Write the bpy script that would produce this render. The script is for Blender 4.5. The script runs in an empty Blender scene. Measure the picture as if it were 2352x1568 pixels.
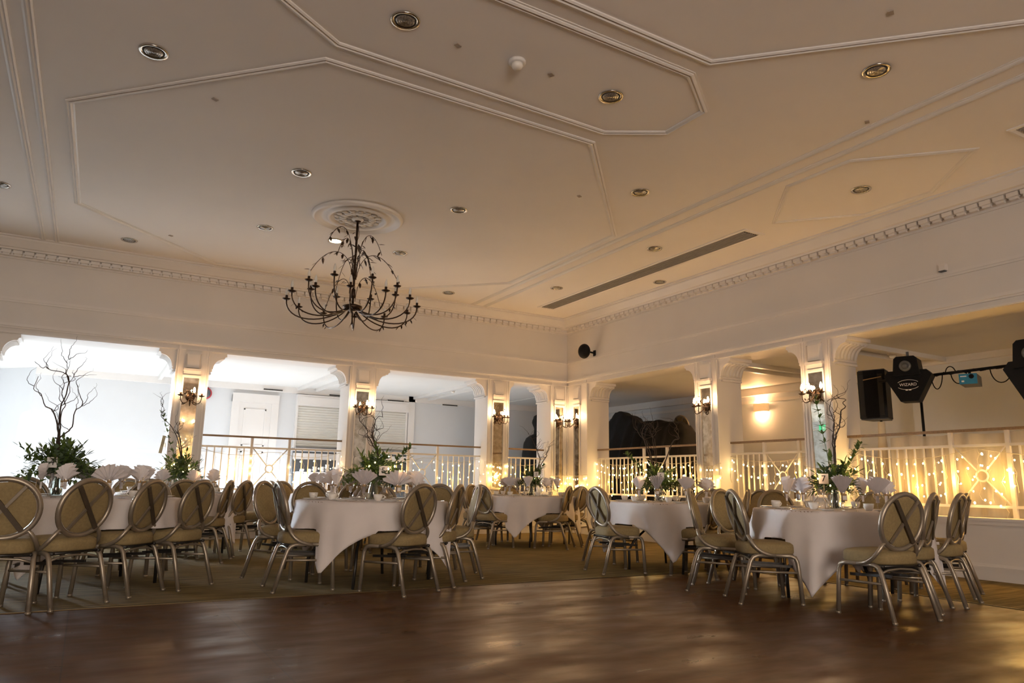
import bpy, bmesh, math, random
from mathutils import Vector, Matrix
random.seed(7)
PI = math.pi
sc = bpy.context.scene
COL = sc.collection

# ------------------------------------------------------------------ camera, world, lights, exposure
cam_h = 0.97
F_PX = 1664.56
yaw, pitch, roll = 0.520714, 0.194662, 0.017421
_f = Vector((math.sin(yaw)*math.cos(pitch), math.cos(yaw)*math.cos(pitch), math.sin(pitch)))
_r = Vector((math.cos(yaw), -math.sin(yaw), 0))
_u = _r.cross(_f)
RX = math.cos(roll)*_r + math.sin(roll)*_u
UX = -math.sin(roll)*_r + math.cos(roll)*_u
cd = bpy.data.cameras.new('camera')
cam = bpy.data.objects.new('camera', cd); COL.objects.link(cam)
M = Matrix((RX, UX, -_f)).transposed().to_4x4()
M.translation = (0, 0, cam_h)
cam.matrix_world = M
cd.sensor_width = 36; cd.lens = F_PX*36/2352; cd.clip_start = .05; cd.clip_end = 200
sc.camera = cam

def project(x, y, z):
    v = Vector((x, y, z-cam_h)); d = v.dot(_f)
    return 1176+F_PX*v.dot(RX)/d, 784-F_PX*v.dot(UX)/d, d

w = bpy.data.worlds.new('world'); sc.world = w; w.use_nodes = True
w.node_tree.nodes['Background'].inputs[0].default_value = (.75, .85, 1, 1)
w.node_tree.nodes['Background'].inputs[1].default_value = .4
sc.view_settings.view_transform = 'Standard'
sc.view_settings.look = 'None'
sc.view_settings.gamma = 1
sc.view_settings.use_curve_mapping = False
sc.view_settings.exposure = 1.0
sc.cycles.use_denoising = True
sc.cycles.max_bounces = 8
sc.cycles.diffuse_bounces = 5
sc.cycles.glossy_bounces = 4
sc.cycles.transmission_bounces = 6
sc.cycles.transparent_max_bounces = 16
sc.cycles.caustics_reflective = False
sc.cycles.caustics_refractive = False
sc.cycles.sample_clamp_indirect = 4

def area(name, loc, direction, sx, sy, power, color, spread=PI):
    l = bpy.data.lights.new(name, 'AREA'); l.shape = 'RECTANGLE'; l.size = sx; l.size_y = sy
    l.energy = power; l.color = color; l.spread = spread
    o = bpy.data.objects.new(name, l); COL.objects.link(o); o.location = loc
    o.rotation_euler = Vector(direction).to_track_quat('-Z', 'Y').to_euler()
    return o
P_DAY, P_DAY2, P_REAR = 25, 240, 245
P_SCONCE, P_FAIRY, P_UPL = 3.6, 1.9, 14
WARM = (1, .54, .23); GOLD = (1, .52, .10)
# daylight through the tall windows at the left end of the gallery ; the rear area is fill light added behind the camera
area('gallery_daylight', (-5.9, 15.9, 1.95), (1, .0, -.05), 3.0, 2.1, P_DAY, (.86, .93, 1))
area('bay_daylight', (-3.6, 19.9, 1.95), (4.6, -8.6, -2.1), 2.4, 2.1, P_DAY2, (.80, .90, 1), math.radians(44))
area('rear_fill', (-.5, -5.9, 1.9), (.06, 1, .12), 3.6, 2.2, P_REAR, (1, .86, .74))

sl = bpy.data.lights.new('sun', 'SUN'); sl.energy = 29; sl.angle = .05; sl.color = (.78, .89, 1)
so = bpy.data.objects.new('sun', sl); COL.objects.link(so); so.rotation_euler = Vector((1, 0, -.17)).to_track_quat('-Z', 'Y').to_euler()

# ------------------------------------------------------------------ helpers
class MB:
    def __init__(s): s.v = []; s.f = []; s.sm = []
    def add(s, vs, fs, smooth=False):
        n = len(s.v); s.v += [tuple(p) for p in vs]
        for f in fs: s.f.append(tuple(i+n for i in f)); s.sm.append(smooth)
    def box(s, c, d, rz=0):
        cx, cy, cz = c; a, b, e = d[0]/2, d[1]/2, d[2]/2; k, q = math.cos(rz), math.sin(rz)
        vs = [(cx+x*k-y*q, cy+x*q+y*k, cz+z) for z in (-e, e) for x, y in ((-a, -b), (a, -b), (a, b), (-a, b))]
        s.add(vs, [(3, 2, 1, 0), (4, 5, 6, 7), (0, 1, 5, 4), (1, 2, 6, 5), (2, 3, 7, 6), (3, 0, 4, 7)])
    def bb(s, lo, hi):
        s.box([(a+b)/2 for a, b in zip(lo, hi)], [abs(b-a) for a, b in zip(lo, hi)])
    def bar(s, p0, p1, wd, ht, up=(0, 0, 1)):
        p0, p1 = Vector(p0), Vector(p1); t = (p1-p0).normalized(); a = t.cross(Vector(up))
        if a.length < 1e-4: a = t.cross(Vector((1, 0, 0)))
        a.normalize(); b = a.cross(t)
        vs = [p+a*x*wd/2+b*y*ht/2 for p in (p0, p1) for x, y in ((-1, -1), (1, -1), (1, 1), (-1, 1))]
        s.add(vs, [(3, 2, 1, 0), (4, 5, 6, 7), (0, 1, 5, 4), (1, 2, 6, 5), (2, 3, 7, 6), (3, 0, 4, 7)])
    def tube(s, pts, r, n=8, closed=False, flat=1.0, up=None):
        pts = [Vector(p) for p in pts]; m = len(pts)
        rs = r if isinstance(r, (list, tuple)) else [r]*m
        T = []
        for i in range(m):
            if closed: t = pts[(i+1) % m]-pts[i-1]
            else: t = pts[min(i+1, m-1)]-pts[max(i-1, 0)]
            T.append(t.normalized() if t.length > 1e-9 else Vector((0, 0, 1)))
        ref = Vector(up) if up else (Vector((0, 0, 1)) if abs(T[0].z) < .9 else Vector((1, 0, 0)))
        a = T[0].cross(ref).normalized(); vs = []
        for i in range(m):
            if up:
                a2 = T[i].cross(ref)
                if a2.length > 1e-4: a = a2.normalized()
            else: a = (a-T[i]*a.dot(T[i])).normalized()
            b = T[i].cross(a)
            for k in range(n):
                q = 2*PI*(k+.5)/n
                vs.append(pts[i]+(a*math.cos(q)+b*math.sin(q)*flat)*rs[i])
        fs = []
        for i in range(m if closed else m-1):
            j = (i+1) % m
            for k in range(n):
                l = (k+1) % n; fs.append((i*n+k, i*n+l, j*n+l, j*n+k))
        if not closed: fs += [tuple(range(n-1, -1, -1)), tuple((m-1)*n+k for k in range(n))]
        s.add(vs, fs, n > 4)
    def lathe(s, prof, n=20, c=(0, 0, 0), smooth=True):
        vs = []; fs = []; m = len(prof)
        for r, z in prof:
            for k in range(n):
                q = 2*PI*k/n; vs.append((c[0]+r*math.cos(q), c[1]+r*math.sin(q), c[2]+z))
        for i in range(m-1):
            for k in range(n):
                l = (k+1) % n; fs.append((i*n+k, i*n+l, (i+1)*n+l, (i+1)*n+k))
        if prof[0][0] > 1e-4: fs.append(tuple(range(n-1, -1, -1)))
        if prof[-1][0] > 1e-4: fs.append(tuple((m-1)*n+k for k in range(n)))
        s.add(vs, fs, smooth)
    def shell(s, prof, n=20, c=(0, 0, 0)):
        vs = []; fs = []
        for r, z in prof:
            for k in range(n):
                q = 2*PI*k/n; vs.append((c[0]+r*math.cos(q), c[1]+r*math.sin(q), c[2]+z))
        for i in range(len(prof)-1):
            for k in range(n):
                l = (k+1) % n; fs.append((i*n+k, i*n+l, (i+1)*n+l, (i+1)*n+k))
        s.add(vs, fs, True)
    def sphere(s, c, r, n=12, m=8):
        r = r if isinstance(r, (tuple, list)) else (r, r, r)
        vs = [(c[0], c[1], c[2]-r[2])]; fs = []
        for i in range(1, m):
            t = PI*i/m-PI/2
            for k in range(n):
                q = 2*PI*k/n; vs.append((c[0]+r[0]*math.cos(t)*math.cos(q), c[1]+r[1]*math.cos(t)*math.sin(q), c[2]+r[2]*math.sin(t)))
        vs.append((c[0], c[1], c[2]+r[2])); L = len(vs)-1
        for k in range(n):
            l = (k+1) % n; fs.append((0, 1+l, 1+k)); fs.append((L, L-n+k, L-n+l))
            for i in range(m-2): fs.append((1+i*n+k, 1+i*n+l, 1+(i+1)*n+l, 1+(i+1)*n+k))
        s.add(vs, fs, True)
    def prism(s, poly, z0, z1):
        n = len(poly)
        s.add([(x, y, z0) for x, y in poly]+[(x, y, z1) for x, y in poly],
              [tuple(range(n-1, -1, -1)), tuple(range(n, 2*n))]+[(i, (i+1) % n, n+(i+1) % n, n+i) for i in range(n)])
    def grid(s, fn, nu, nv, cu=False, smooth=True):
        vs = [fn(i/(nu if cu else nu-1), j/(nv-1)) for j in range(nv) for i in range(nu)]; fs = []
        for j in range(nv-1):
            for i in range(nu if cu else nu-1):
                k = (i+1) % nu; fs.append((j*nu+i, j*nu+k, (j+1)*nu+k, (j+1)*nu+i))
        s.add(vs, fs, smooth)
    def sweep(s, poly, prof, closed, z=0.0, sgn=-1):
        # mitred moulding along a flat polyline; prof = (sideways, drop)
        n = len(poly); P = [Vector((x, y)) for x, y in poly]; vs = []; m = len(prof)
        for i in range(n):
            d0 = (P[i]-P[i-1]).normalized() if (closed or i > 0) else (P[1]-P[0]).normalized()
            d1 = (P[(i+1) % n]-P[i]).normalized() if (closed or i < n-1) else d0
            n0 = Vector((-d0.y, d0.x)); n1 = Vector((-d1.y, d1.x)); b = (n0+n1)
            b = b/max(b.dot(n0), .2)
            for u, d in prof: vs.append((P[i].x+b.x*u, P[i].y+b.y*u, z+sgn*d))
        fs = []
        for i in range(n if closed else n-1):
            j = (i+1) % n
            for k in range(m-1): fs.append((i*m+k, j*m+k, j*m+k+1, i*m+k+1))
        s.add(vs, fs)
    def build(s, name, mt, parent=None, loc=None, xf=None, recalc=True):
        me = bpy.data.meshes.new(name)
        vs = [xf(*p) for p in s.v] if xf else s.v
        me.from_pydata(vs, [], s.f)
        me.polygons.foreach_set('use_smooth', s.sm)
        if recalc:
            bm = bmesh.new(); bm.from_mesh(me); bmesh.ops.recalc_face_normals(bm, faces=bm.faces); bm.to_mesh(me); bm.free()
        if isinstance(mt, (list, tuple)):
            for q in mt: me.materials.append(q)
        else: me.materials.append(mt)
        o = bpy.data.objects.new(name, me); COL.objects.link(o)
        if parent: o.parent = parent
        if loc: o.location = loc
        return o

def thing(name, label, cat, loc=(0, 0, 0), rz=0, group=None):
    o = bpy.data.objects.new(name, None); COL.objects.link(o)
    o.empty_display_size = .1; o.location = loc; o.rotation_euler = (0, 0, rz)
    o['label'] = label; o['category'] = cat
    if group: o['group'] = group
    return o
def tag(o, label, cat, group=None, kind=None):
    o['label'] = label; o['category'] = cat
    if group: o['group'] = group
    if kind: o['kind'] = kind
    return o
def struct(o, label=None):
    o['kind'] = 'structure'
    if label: o['label'] = label
    return o
KIDS = {}
def copy_tree(o, parent=None, lod=False):
    c = o.copy(); COL.objects.link(c)
    if parent: c.parent = parent
    for ch in list(o.children): copy_tree(ch, c)
    return c
ORD = ['first', 'second', 'third', 'fourth', 'fifth', 'sixth', 'seventh', 'eighth', 'ninth', 'tenth', 'eleventh', 'twelfth', 'thirteenth', 'fourteenth',
       'fifteenth', 'sixteenth', 'seventeenth', 'eighteenth', 'nineteenth', 'twentieth', 'twenty-first', 'twenty-second', 'twenty-third', 'twenty-fourth']

def lettering(name, body, size, mt, parent, loc, rot):
    c = bpy.data.curves.new(name, 'FONT'); c.body = body; c.size = size; c.align_x = 'CENTER'; c.align_y = 'CENTER'; c.extrude = .0008
    tmp = bpy.data.objects.new(name+'_curve', c); COL.objects.link(tmp)
    dg = bpy.context.evaluated_depsgraph_get(); me = bpy.data.meshes.new_from_object(tmp.evaluated_get(dg))
    bpy.data.objects.remove(tmp); bpy.data.curves.remove(c)
    me.materials.clear(); me.materials.append(mt); me.name = name
    o = bpy.data.objects.new(name, me); COL.objects.link(o); o.parent = parent; o.location = loc; o.rotation_euler = rot
    return o

# ------------------------------------------------------------------ materials
def mat(name, col, rough=.5, metal=0, var=.0, scale=8, bump=0, bscale=40, spec=.5, col2=None, emis=None, estr=0, stretch=(1, 1, 1), alpha=1, trans=0):
    m = bpy.data.materials.new(name); m.use_nodes = True; nt = m.node_tree; N = nt.nodes; L = nt.links
    b = N['Principled BSDF']
    b.inputs['Roughness'].default_value = rough; b.inputs['Metallic'].default_value = metal
    b.inputs['Specular IOR Level'].default_value = spec
    b.inputs['Base Color'].default_value = (*col, 1)
    if trans: b.inputs['Transmission Weight'].default_value = trans
    tc = N.new('ShaderNodeTexCoord'); mp = N.new('ShaderNodeMapping'); mp.inputs['Scale'].default_value = stretch
    L.new(tc.outputs['Object'], mp.inputs['Vector'])
    if var or col2:
        nz = N.new('ShaderNodeTexNoise'); nz.inputs['Scale'].default_value = scale; nz.inputs['Detail'].default_value = 5
        L.new(mp.outputs[0], nz.inputs['Vector'])
        r = N.new('ShaderNodeValToRGB'); c2 = col2 or tuple(c*(1-var) for c in col)
        r.color_ramp.elements[0].position = .35; r.color_ramp.elements[1].position = .65
        r.color_ramp.elements[0].color = (*c2, 1); r.color_ramp.elements[1].color = (*col, 1)
        L.new(nz.outputs[0], r.inputs[0]); L.new(r.outputs[0], b.inputs['Base Color'])
    if bump:
        n2 = N.new('ShaderNodeTexNoise'); n2.inputs['Scale'].default_value = bscale; n2.inputs['Detail'].default_value = 3
        L.new(mp.outputs[0], n2.inputs['Vector'])
        bp = N.new('ShaderNodeBump'); bp.inputs['Strength'].default_value = bump; bp.inputs['Distance'].default_value = .01
        L.new(n2.outputs[0], bp.inputs['Height']); L.new(bp.outputs[0], b.inputs['Normal'])
    if emis:
        b.inputs['Emission Color'].default_value = (*emis, 1); b.inputs['Emission Strength'].default_value = estr
    return m
def thin_glass(name, tint=(1, 1, 1), refl=.16):
    m = bpy.data.materials.new(name); m.use_nodes = True; nt = m.node_tree; N = nt.nodes; L = nt.links
    N.remove(N['Principled BSDF']); out = N['Material Output']
    t = N.new('ShaderNodeBsdfTransparent'); t.inputs[0].default_value = (*tint, 1)
    g = N.new('ShaderNodeBsdfGlossy'); g.inputs['Roughness'].default_value = .03
    lw = N.new('ShaderNodeLayerWeight'); lw.inputs[0].default_value = .35
    mr = N.new('ShaderNodeMapRange'); mr.inputs[3].default_value = refl*.4; mr.inputs[4].default_value = .75
    mx = N.new('ShaderNodeMixShader')
    L.new(lw.outputs['Facing'], mr.inputs[0]); L.new(mr.outputs[0], mx.inputs[0]); L.new(t.outputs[0], mx.inputs[1]); L.new(g.outputs[0], mx.inputs[2]); L.new(mx.outputs[0], out.inputs[0])
    return m
M_WALL = mat('white_wall_paint', (.74, .71, .68), .55, var=.04, scale=1.5, bump=.05, bscale=120)
M_TRIM = mat('white_gloss_trim', (.76, .73, .70), .38, var=.03, scale=3)
M_CEIL = mat('ceiling_paint', (.82, .785, .755), .7, var=.05, scale=.6, bump=.04, bscale=90)
M_GAL = mat('gallery_paint', (.68, .69, .70), .6, var=.03, scale=2)
M_GALC = mat('gallery_ceiling_paint', (.78, .76, .73), .65, var=.03, scale=2)
M_GFLOOR = mat('gallery_carpet', (.74, .71, .68), .95, var=.2, scale=30)
M_SEAT = mat('beige_seat_fabric', (.29, .213, .095), .8, var=.18, scale=55, bump=.25, bscale=220)
M_CHAIR = mat('champagne_metal', (.36, .305, .235), .40, metal=.65, var=.15, scale=14)
M_XBAR = mat('shade_toned_bar', (.10, .075, .05), .5, metal=.4, var=.2, scale=20)  # dark tone paints in the shade on one of the crossing back bars
M_DARKBAR = mat('dark_steel', (.05, .045, .04), .4, metal=.6, var=.2, scale=20)
M_CLOTH = mat('white_linen', (.74, .68, .65), .8, var=.05, scale=5, bump=.15, bscale=260)
M_NAP = mat('white_napkin_linen', (.84, .80, .80), .75, var=.06, scale=20, bump=.1, bscale=300)
M_CHINA = mat('white_china', (.80, .76, .70), .2, var=.03, scale=8)
M_SILVER = mat('silver_cutlery', (.7, .68, .64), .18, metal=1, var=.1, scale=30)
M_KRAFT = mat('kraft_card', (.42, .27, .12), .8, var=.15, scale=40)
M_CARD = mat('white_card', (.80, .77, .74), .7, var=.04, scale=20)
M_INK = mat('black_ink', (.02, .02, .02), .6, var=.2, scale=20)
M_GLASS = thin_glass('clear_glass')
M_VASE = thin_glass('vase_glass', (.9, .97, .95), .22)
M_BRONZE = mat('dark_bronze', (.075, .045, .03), .38, metal=.8, var=.35, scale=30)
M_BULB = mat('frosted_bulb', (.85, .83, .78), .25, var=.05, scale=30)
M_LIT = mat('lit_bulb', (1, .9, .7), .4, var=.02, scale=5, emis=(1, .76, .44), estr=30)
M_FAIRY = mat('fairy_bulb', (1, .85, .5), .4, var=.02, scale=5, emis=(1, .70, .30), estr=22)
M_LITDL = mat('lit_lamp_lens', (1, .85, .6), .4, var=.02, scale=5, emis=(1, .72, .38), estr=9)
for q in (M_FAIRY, M_LIT, M_LITDL): q.cycles.emission_sampling = 'NONE'
M_WIRE = mat('pale_cable', (.62, .55, .42), .6, var=.1, scale=30)
M_LEAF = mat('leaf_green', (.12, .20, .04), .45, var=.6, scale=7)
M_EUC = mat('grey_green_leaf', (.12, .18, .10), .5, var=.4, scale=9)
M_TWIG = mat('willow_bark', (.055, .035, .025), .7, var=.4, scale=20)
M_MOSS = mat('wet_stems', (.03, .05, .02), .6, var=.4, scale=20)
M_RAIL = mat('white_rail_metal', (.72, .68, .62), .4, var=.05, scale=10)
M_HAND = mat('wood_handrail', (.26, .17, .09), .45, var=.3, scale=6, stretch=(1, 8, 8))
M_BLACK = mat('black_plastic', (.006, .006, .007), .5, var=.3, scale=30, spec=.15)
M_DRAPE = mat('black_cloth', (.006, .005, .0045), .9, var=.4, scale=12, bump=.3, bscale=60)
M_BLUE = mat('blue_metal', (.03, .22, .38), .4, metal=.3, var=.12, scale=12)
M_GREYM = mat('grey_metal', (.12, .13, .14), .45, metal=.5, var=.15, scale=20)
M_CHROME = mat('brushed_chrome', (.62, .58, .52), .22, metal=1, var=.12, scale=16)
M_LENS = mat('ribbed_lamp_glass', (.62, .60, .57), .2, metal=.35, var=.55, scale=70)
M_SLOT = mat('dark_slot', (.035, .03, .025), .7, var=.3, scale=20)
M_SHUT = mat('ivory_shutter', (.70, .68, .62), .5, var=.04, scale=4)
M_RED = mat('red_plastic', (.45, .03, .04), .4, var=.1, scale=10)
M_GREEN = mat('exit_green', (.01, .3, .12), .4, var=.05, scale=10, emis=(.02, .5, .22), estr=.8)
M_SHEER = mat('stretch_white_cloth', (.72, .64, .5), .8, var=.06, scale=6)

def carpet_mat():
    m = mat('sand_carpet', (.29, .215, .09), .95, col2=(.13, .095, .042), scale=2.2, stretch=(.8, 14, 1), bump=.5, bscale=90, spec=.1)
    return m
def wood_mat():
    m = bpy.data.materials.new('dance_floor_wood'); m.use_nodes = True; nt = m.node_tree; N = nt.nodes; L = nt.links; b = N['Principled BSDF']
    tc = N.new('ShaderNodeTexCoord'); 
    br = N.new('ShaderNodeTexBrick'); br.inputs['Scale'].default_value = 1; br.inputs['Brick Width'].default_value = 1.0; br.inputs['Row Height'].default_value = 1.0
    br.inputs['Color1'].default_value = (.074, .028, .006, 1); br.inputs['Color2'].default_value = (.098, .039, .009, 1); br.inputs['Mortar'].default_value = (.05, .022, .01, 1)
    br.inputs['Mortar Size'].default_value = .004; br.offset = 0
    L.new(tc.outputs['Object'], br.inputs['Vector'])
    mp = N.new('ShaderNodeMapping'); mp.inputs['Scale'].default_value = (1.3, 3.2, 1); L.new(tc.outputs['Object'], mp.inputs['Vector'])
    nz = N.new('ShaderNodeTexNoise'); nz.inputs['Scale'].default_value = 2.5; nz.inputs['Detail'].default_value = 8; L.new(mp.outputs[0], nz.inputs['Vector'])
    mx = N.new('ShaderNodeMix'); mx.data_type = 'RGBA'; mx.blend_type = 'MULTIPLY'; mx.inputs[0].default_value = .75
    r = N.new('ShaderNodeValToRGB'); r.color_ramp.elements[0].position = .3; r.color_ramp.elements[1].position = .7
    r.color_ramp.elements[0].color = (.68, .64, .6, 1); r.color_ramp.elements[1].color = (1.15, 1.1, 1.05, 1)
    L.new(nz.outputs[0], r.inputs[0]); L.new(br.outputs[0], mx.inputs[6]); L.new(r.outputs[0], mx.inputs[7]); L.new(mx.outputs[2], b.inputs['Base Color'])
    n2 = N.new('ShaderNodeTexNoise'); n2.inputs['Scale'].default_value = 1.1; n2.inputs['Detail'].default_value = 9; L.new(mp.outputs[0], n2.inputs['Vector'])
    mr = N.new('ShaderNodeMapRange'); mr.inputs[1].default_value = .3; mr.inputs[2].default_value = .7; mr.inputs[3].default_value = .24; mr.inputs[4].default_value = .56
    L.new(n2.outputs[0], mr.inputs[0]); L.new(mr.outputs[0], b.inputs['Roughness'])
    bp = N.new('ShaderNodeBump'); bp.inputs['Strength'].default_value = .25; bp.inputs['Distance'].default_value = .01
    L.new(n2.outputs[0], bp.inputs['Height']); L.new(bp.outputs[0], b.inputs['Normal'])
    b.inputs['Specular IOR Level'].default_value = .4
    return m
def mirror_mat():
    m = bpy.data.materials.new('aged_mirror'); m.use_nodes = True; nt = m.node_tree; N = nt.nodes; L = nt.links; b = N['Principled BSDF']
    b.inputs['Metallic'].default_value = 1
    tc = N.new('ShaderNodeTexCoord'); nz = N.new('ShaderNodeTexNoise'); nz.inputs['Scale'].default_value = 9; nz.inputs['Detail'].default_value = 8; L.new(tc.outputs['Object'], nz.inputs['Vector'])
    r = N.new('ShaderNodeValToRGB'); r.color_ramp.elements[0].position = .38; r.color_ramp.elements[1].position = .62
    r.color_ramp.elements[0].color = (.52, .46, .36, 1); r.color_ramp.elements[1].color = (.80, .76, .66, 1)
    L.new(nz.outputs[0], r.inputs[0]); L.new(r.outputs[0], b.inputs['Base Color'])
    mr = N.new('ShaderNodeMapRange'); mr.inputs[1].default_value = .4; mr.inputs[2].default_value = .6; mr.inputs[3].default_value = .05; mr.inputs[4].default_value = .012
    L.new(nz.outputs[0], mr.inputs[0]); L.new(mr.outputs[0], b.inputs['Roughness'])
    return m
def voile_mat():
    m = bpy.data.materials.new('white_voile'); m.use_nodes = True; nt = m.node_tree; N = nt.nodes; L = nt.links
    N.remove(N['Principled BSDF']); out = N['Material Output']
    tc = N.new('ShaderNodeTexCoord'); mp = N.new('ShaderNodeMapping'); mp.inputs['Scale'].default_value = (1, 6, 1); L.new(tc.outputs['Object'], mp.inputs['Vector'])
    nz = N.new('ShaderNodeTexNoise'); nz.inputs['Scale'].default_value = 2; L.new(mp.outputs[0], nz.inputs['Vector'])
    d = N.new('ShaderNodeBsdfDiffuse'); d.inputs[0].default_value = (.8, .72, .58, 1)
    t = N.new('ShaderNodeBsdfTranslucent'); t.inputs[0].default_value = (.8, .72, .58, 1)
    a = N.new('ShaderNodeMixShader'); a.inputs[0].default_value = .45; L.new(d.outputs[0], a.inputs[1]); L.new(t.outputs[0], a.inputs[2])
    tr = N.new('ShaderNodeBsdfTransparent'); x = N.new('ShaderNodeMixShader')
    mr = N.new('ShaderNodeMapRange'); mr.inputs[3].default_value = .55; mr.inputs[4].default_value = .95; L.new(nz.outputs[0], mr.inputs[0]); L.new(mr.outputs[0], x.inputs[0])
    L.new(tr.outputs[0], x.inputs[1]); L.new(a.outputs[0], x.inputs[2]); L.new(x.outputs[0], out.inputs[0])
    return m
M_CARPET = carpet_mat(); M_WOOD = wood_mat(); M_MIRROR = mirror_mat(); M_VOILE = voile_mat()

# ------------------------------------------------------------------ the room
YA, XB, ZC, TH = 13.146, 8.961, 4.55, .55     # back wall, right wall, ceiling, wall thickness
HEAD, LEDGE, GF, GC = 3.09, .655, .60, 3.12    # opening heads, dwarf wall top, gallery floor and ceiling
GY, GX = 17.3, 12.5                            # gallery back walls
XL, YF = -7.0, -6.0
EX, EY = 6.985, 6.555                          # dance floor edges
PA = lambda s, d, z: (s, YA-d, z)              # on the back wall: along, out into the room, up
PB = lambda s, d, z: (XB-d, s, z)              # on the right wall

b = MB(); b.prism([(XL, EY), (EX, EY), (EX, YF), (XB, YF), (XB, YA), (XL, YA)], -.12, 0); struct(b.build('floor', M_CARPET), 'sand coloured carpet with a streaky weave')
b = MB(); b.prism([(XL, YF), (EX, YF), (EX, EY), (XL, EY)], -.12, 0); struct(b.build('dance_floor', M_WOOD), 'brown wooden dance floor')
b = MB(); b.bb((XL, EY-.012, 0), (EX+.012, EY+.012, .006)); b.bb((EX-.012, YF, 0), (EX+.012, EY, .006)); struct(b.build('trim_1', mat('brass_edge', (.12, .08, .03), .5, metal=.6, var=.2)), 'thin metal strip edging the dance floor')
b = MB(); b.bb((XL, YF, ZC), (XB+TH, YA+TH, ZC+.15)); struct(b.build('ceiling', M_CEIL))

A_PIERS = [(-1.88, -1.37), (1.09, 1.61), (4.06, 4.58), (6.98, 7.49)]
A_OPEN = [(-4.3, -1.88), (-1.37, 1.09), (1.61, 4.06), (4.58, 6.98), (7.49, 8.526)]
B_OPEN = [(9.22, 12.38), (7.03, 8.70), (3.05, 6.53), (-.4, 2.54)]
def wall(name, opens, s0, s1, P, low_from=None):
    b = MB(); b.bb((s0, -TH, HEAD), (s1, 0, ZC)); cur = s0
    for o0, o1 in sorted(opens):
        if o0 > cur: b.bb((cur, -TH, 0), (o0, 0, HEAD))
        if not (P is PA and -1.4 < o0 < -1.3): b.bb((o0, -TH, 0), (o1, 0, LEDGE))
        cur = o1
    if s1 > cur: b.bb((cur, -TH, 0), (s1, 0, HEAD))
    return struct(b.build(name, M_WALL, xf=P))
wall('wall_left', A_OPEN, XL, XB+TH, PA)
wall('wall_right', B_OPEN, YF, YA, PB)
b = MB(); b.bb((XL-.15, YF-.15, 0), (XL, YA+TH, ZC)); struct(b.build('wall_far', M_WALL))
b = MB(); b.bb((XL, YF-.15, 0), (-2.4, YF, ZC)); b.bb((1.4, YF-.15, 0), (XB+TH, YF, ZC)); b.bb((-2.4, YF-.15, 0), (1.4, YF, .7)); b.bb((-2.4, YF-.15, 3.1), (1.4, YF, ZC))
struct(b.build('wall_rear', M_WALL))

# galleries behind the two arcades
b = MB(); b.bb((-6.2, YA+TH, GF-.1), (GX+.2, GY+3, GF)); b.bb((XB+TH, YF, GF-.1), (GX+.2, YA+TH, GF)); struct(b.build('gallery_floor', M_GFLOOR))
b = MB()
for k in range(4): b.bb((-1.365, YA+.02+.17*k, 0), (1.085, YA+TH+.2, .15*(k+1)))
struct(b.build('gallery_steps', M_GFLOOR), 'four steps up to the gallery in the leftmost bright opening')
b = MB(); b.bb((-6.2, YA+TH-.02, GC), (GX+.2, GY+3, GC+.1)); b.bb((XB+TH-.02, YF, GC), (GX+.2, YA+TH, GC+.1)); struct(b.build('gallery_ceiling', M_GALC))
b = MB(); b.bb((-1.1, GY, GF), (GX+.2, GY+.15, GC)); b.prism([(-1.1, GY), (-1.1, GY+.2), (-3.6, GY+2.7), (-3.7, GY+2.6)], GF, GC)
b.bb((-6.0, GY+2.6, GF), (-5.0, GY+2.75, GC)); b.bb((-5.0, GY+2.6, GF), (-2.4, GY+2.75, .9)); struct(b.build('wall_gallery_back', M_GAL))
b = MB(); b.bb((-6.2, YA+TH, GF), (-6.0, 13.85, GC)); b.bb((-6.2, 17.4, GF), (-6.0, GY+2.75, GC)); b.bb((-6.2, 13.85, GF), (-6, 17.4, .9)); b.bb((-6.2, 13.85, 3.0), (-6, 17.4, GC)); struct(b.build('wall_gallery_end', M_GAL))
b = MB(); b.bb((GX, 7.2, GF), (GX+.15, GY, GC)); b.bb((GX-.55, YF, GF), (GX+.15, 7.2, GC)); b.bb((XB+TH, YF-.15, GF), (GX, YF, GC)); struct(b.build('wall_gallery_right', M_GAL))

# cornice with dentils, upper wall bands, entablature, ledges, baseboards
CPROF = [(0, .30), (.02, .30), (.02, .27), (.05, .255), (.06, .20), (.15, .19), (.16, .165), (.20, .16), (.24, .10), (.27, .05), (.27, .025), (.31, .02), (.31, 0)]
def cornice(name, s0, s1, P, n0, step):
    b = MB(); vs = []; m = len(CPROF)
    for s in (s0, s1):
        for d, dz in CPROF: vs.append((s, d, ZC-dz))
    b.add(vs, [(k, k+1, m+k+1, m+k) for k in range(m-1)])
    for i in range(n0):
        s = s1-.33-i*step
        if s < s0: break
        b.box((s, .105, ZC-.222), (step*.82, .07, .05)); b.box((s, .085, ZC-.262), (step*.6, .05, .03))
    return struct(b.build(name, M_TRIM, xf=P), 'white plaster cornice with a row of small blocks')
cornice('trim_2', XL, XB, PA, 90, .148); cornice('trim_3', YF, YA, PB, 130, .148)
def bands(name, s0, s1, P):
    b = MB()
    for z0, z1, d in ((3.575, 3.605, .018), (3.605, 3.622, .028), (3.622, 3.65, .012), (3.175, 3.20, .02), (3.20, 3.225, .045), (3.225, 3.245, .03), (3.10, 3.118, .018)):
        b.bb((s0, 0, z0), (s1, d, z1))
    return struct(b.build(name, M_TRIM, xf=P), 'horizontal plaster bands on the wall above the openings')
bands('trim_4', XL, XB, PA); bands('trim_5', YF, YA, PB)
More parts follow.
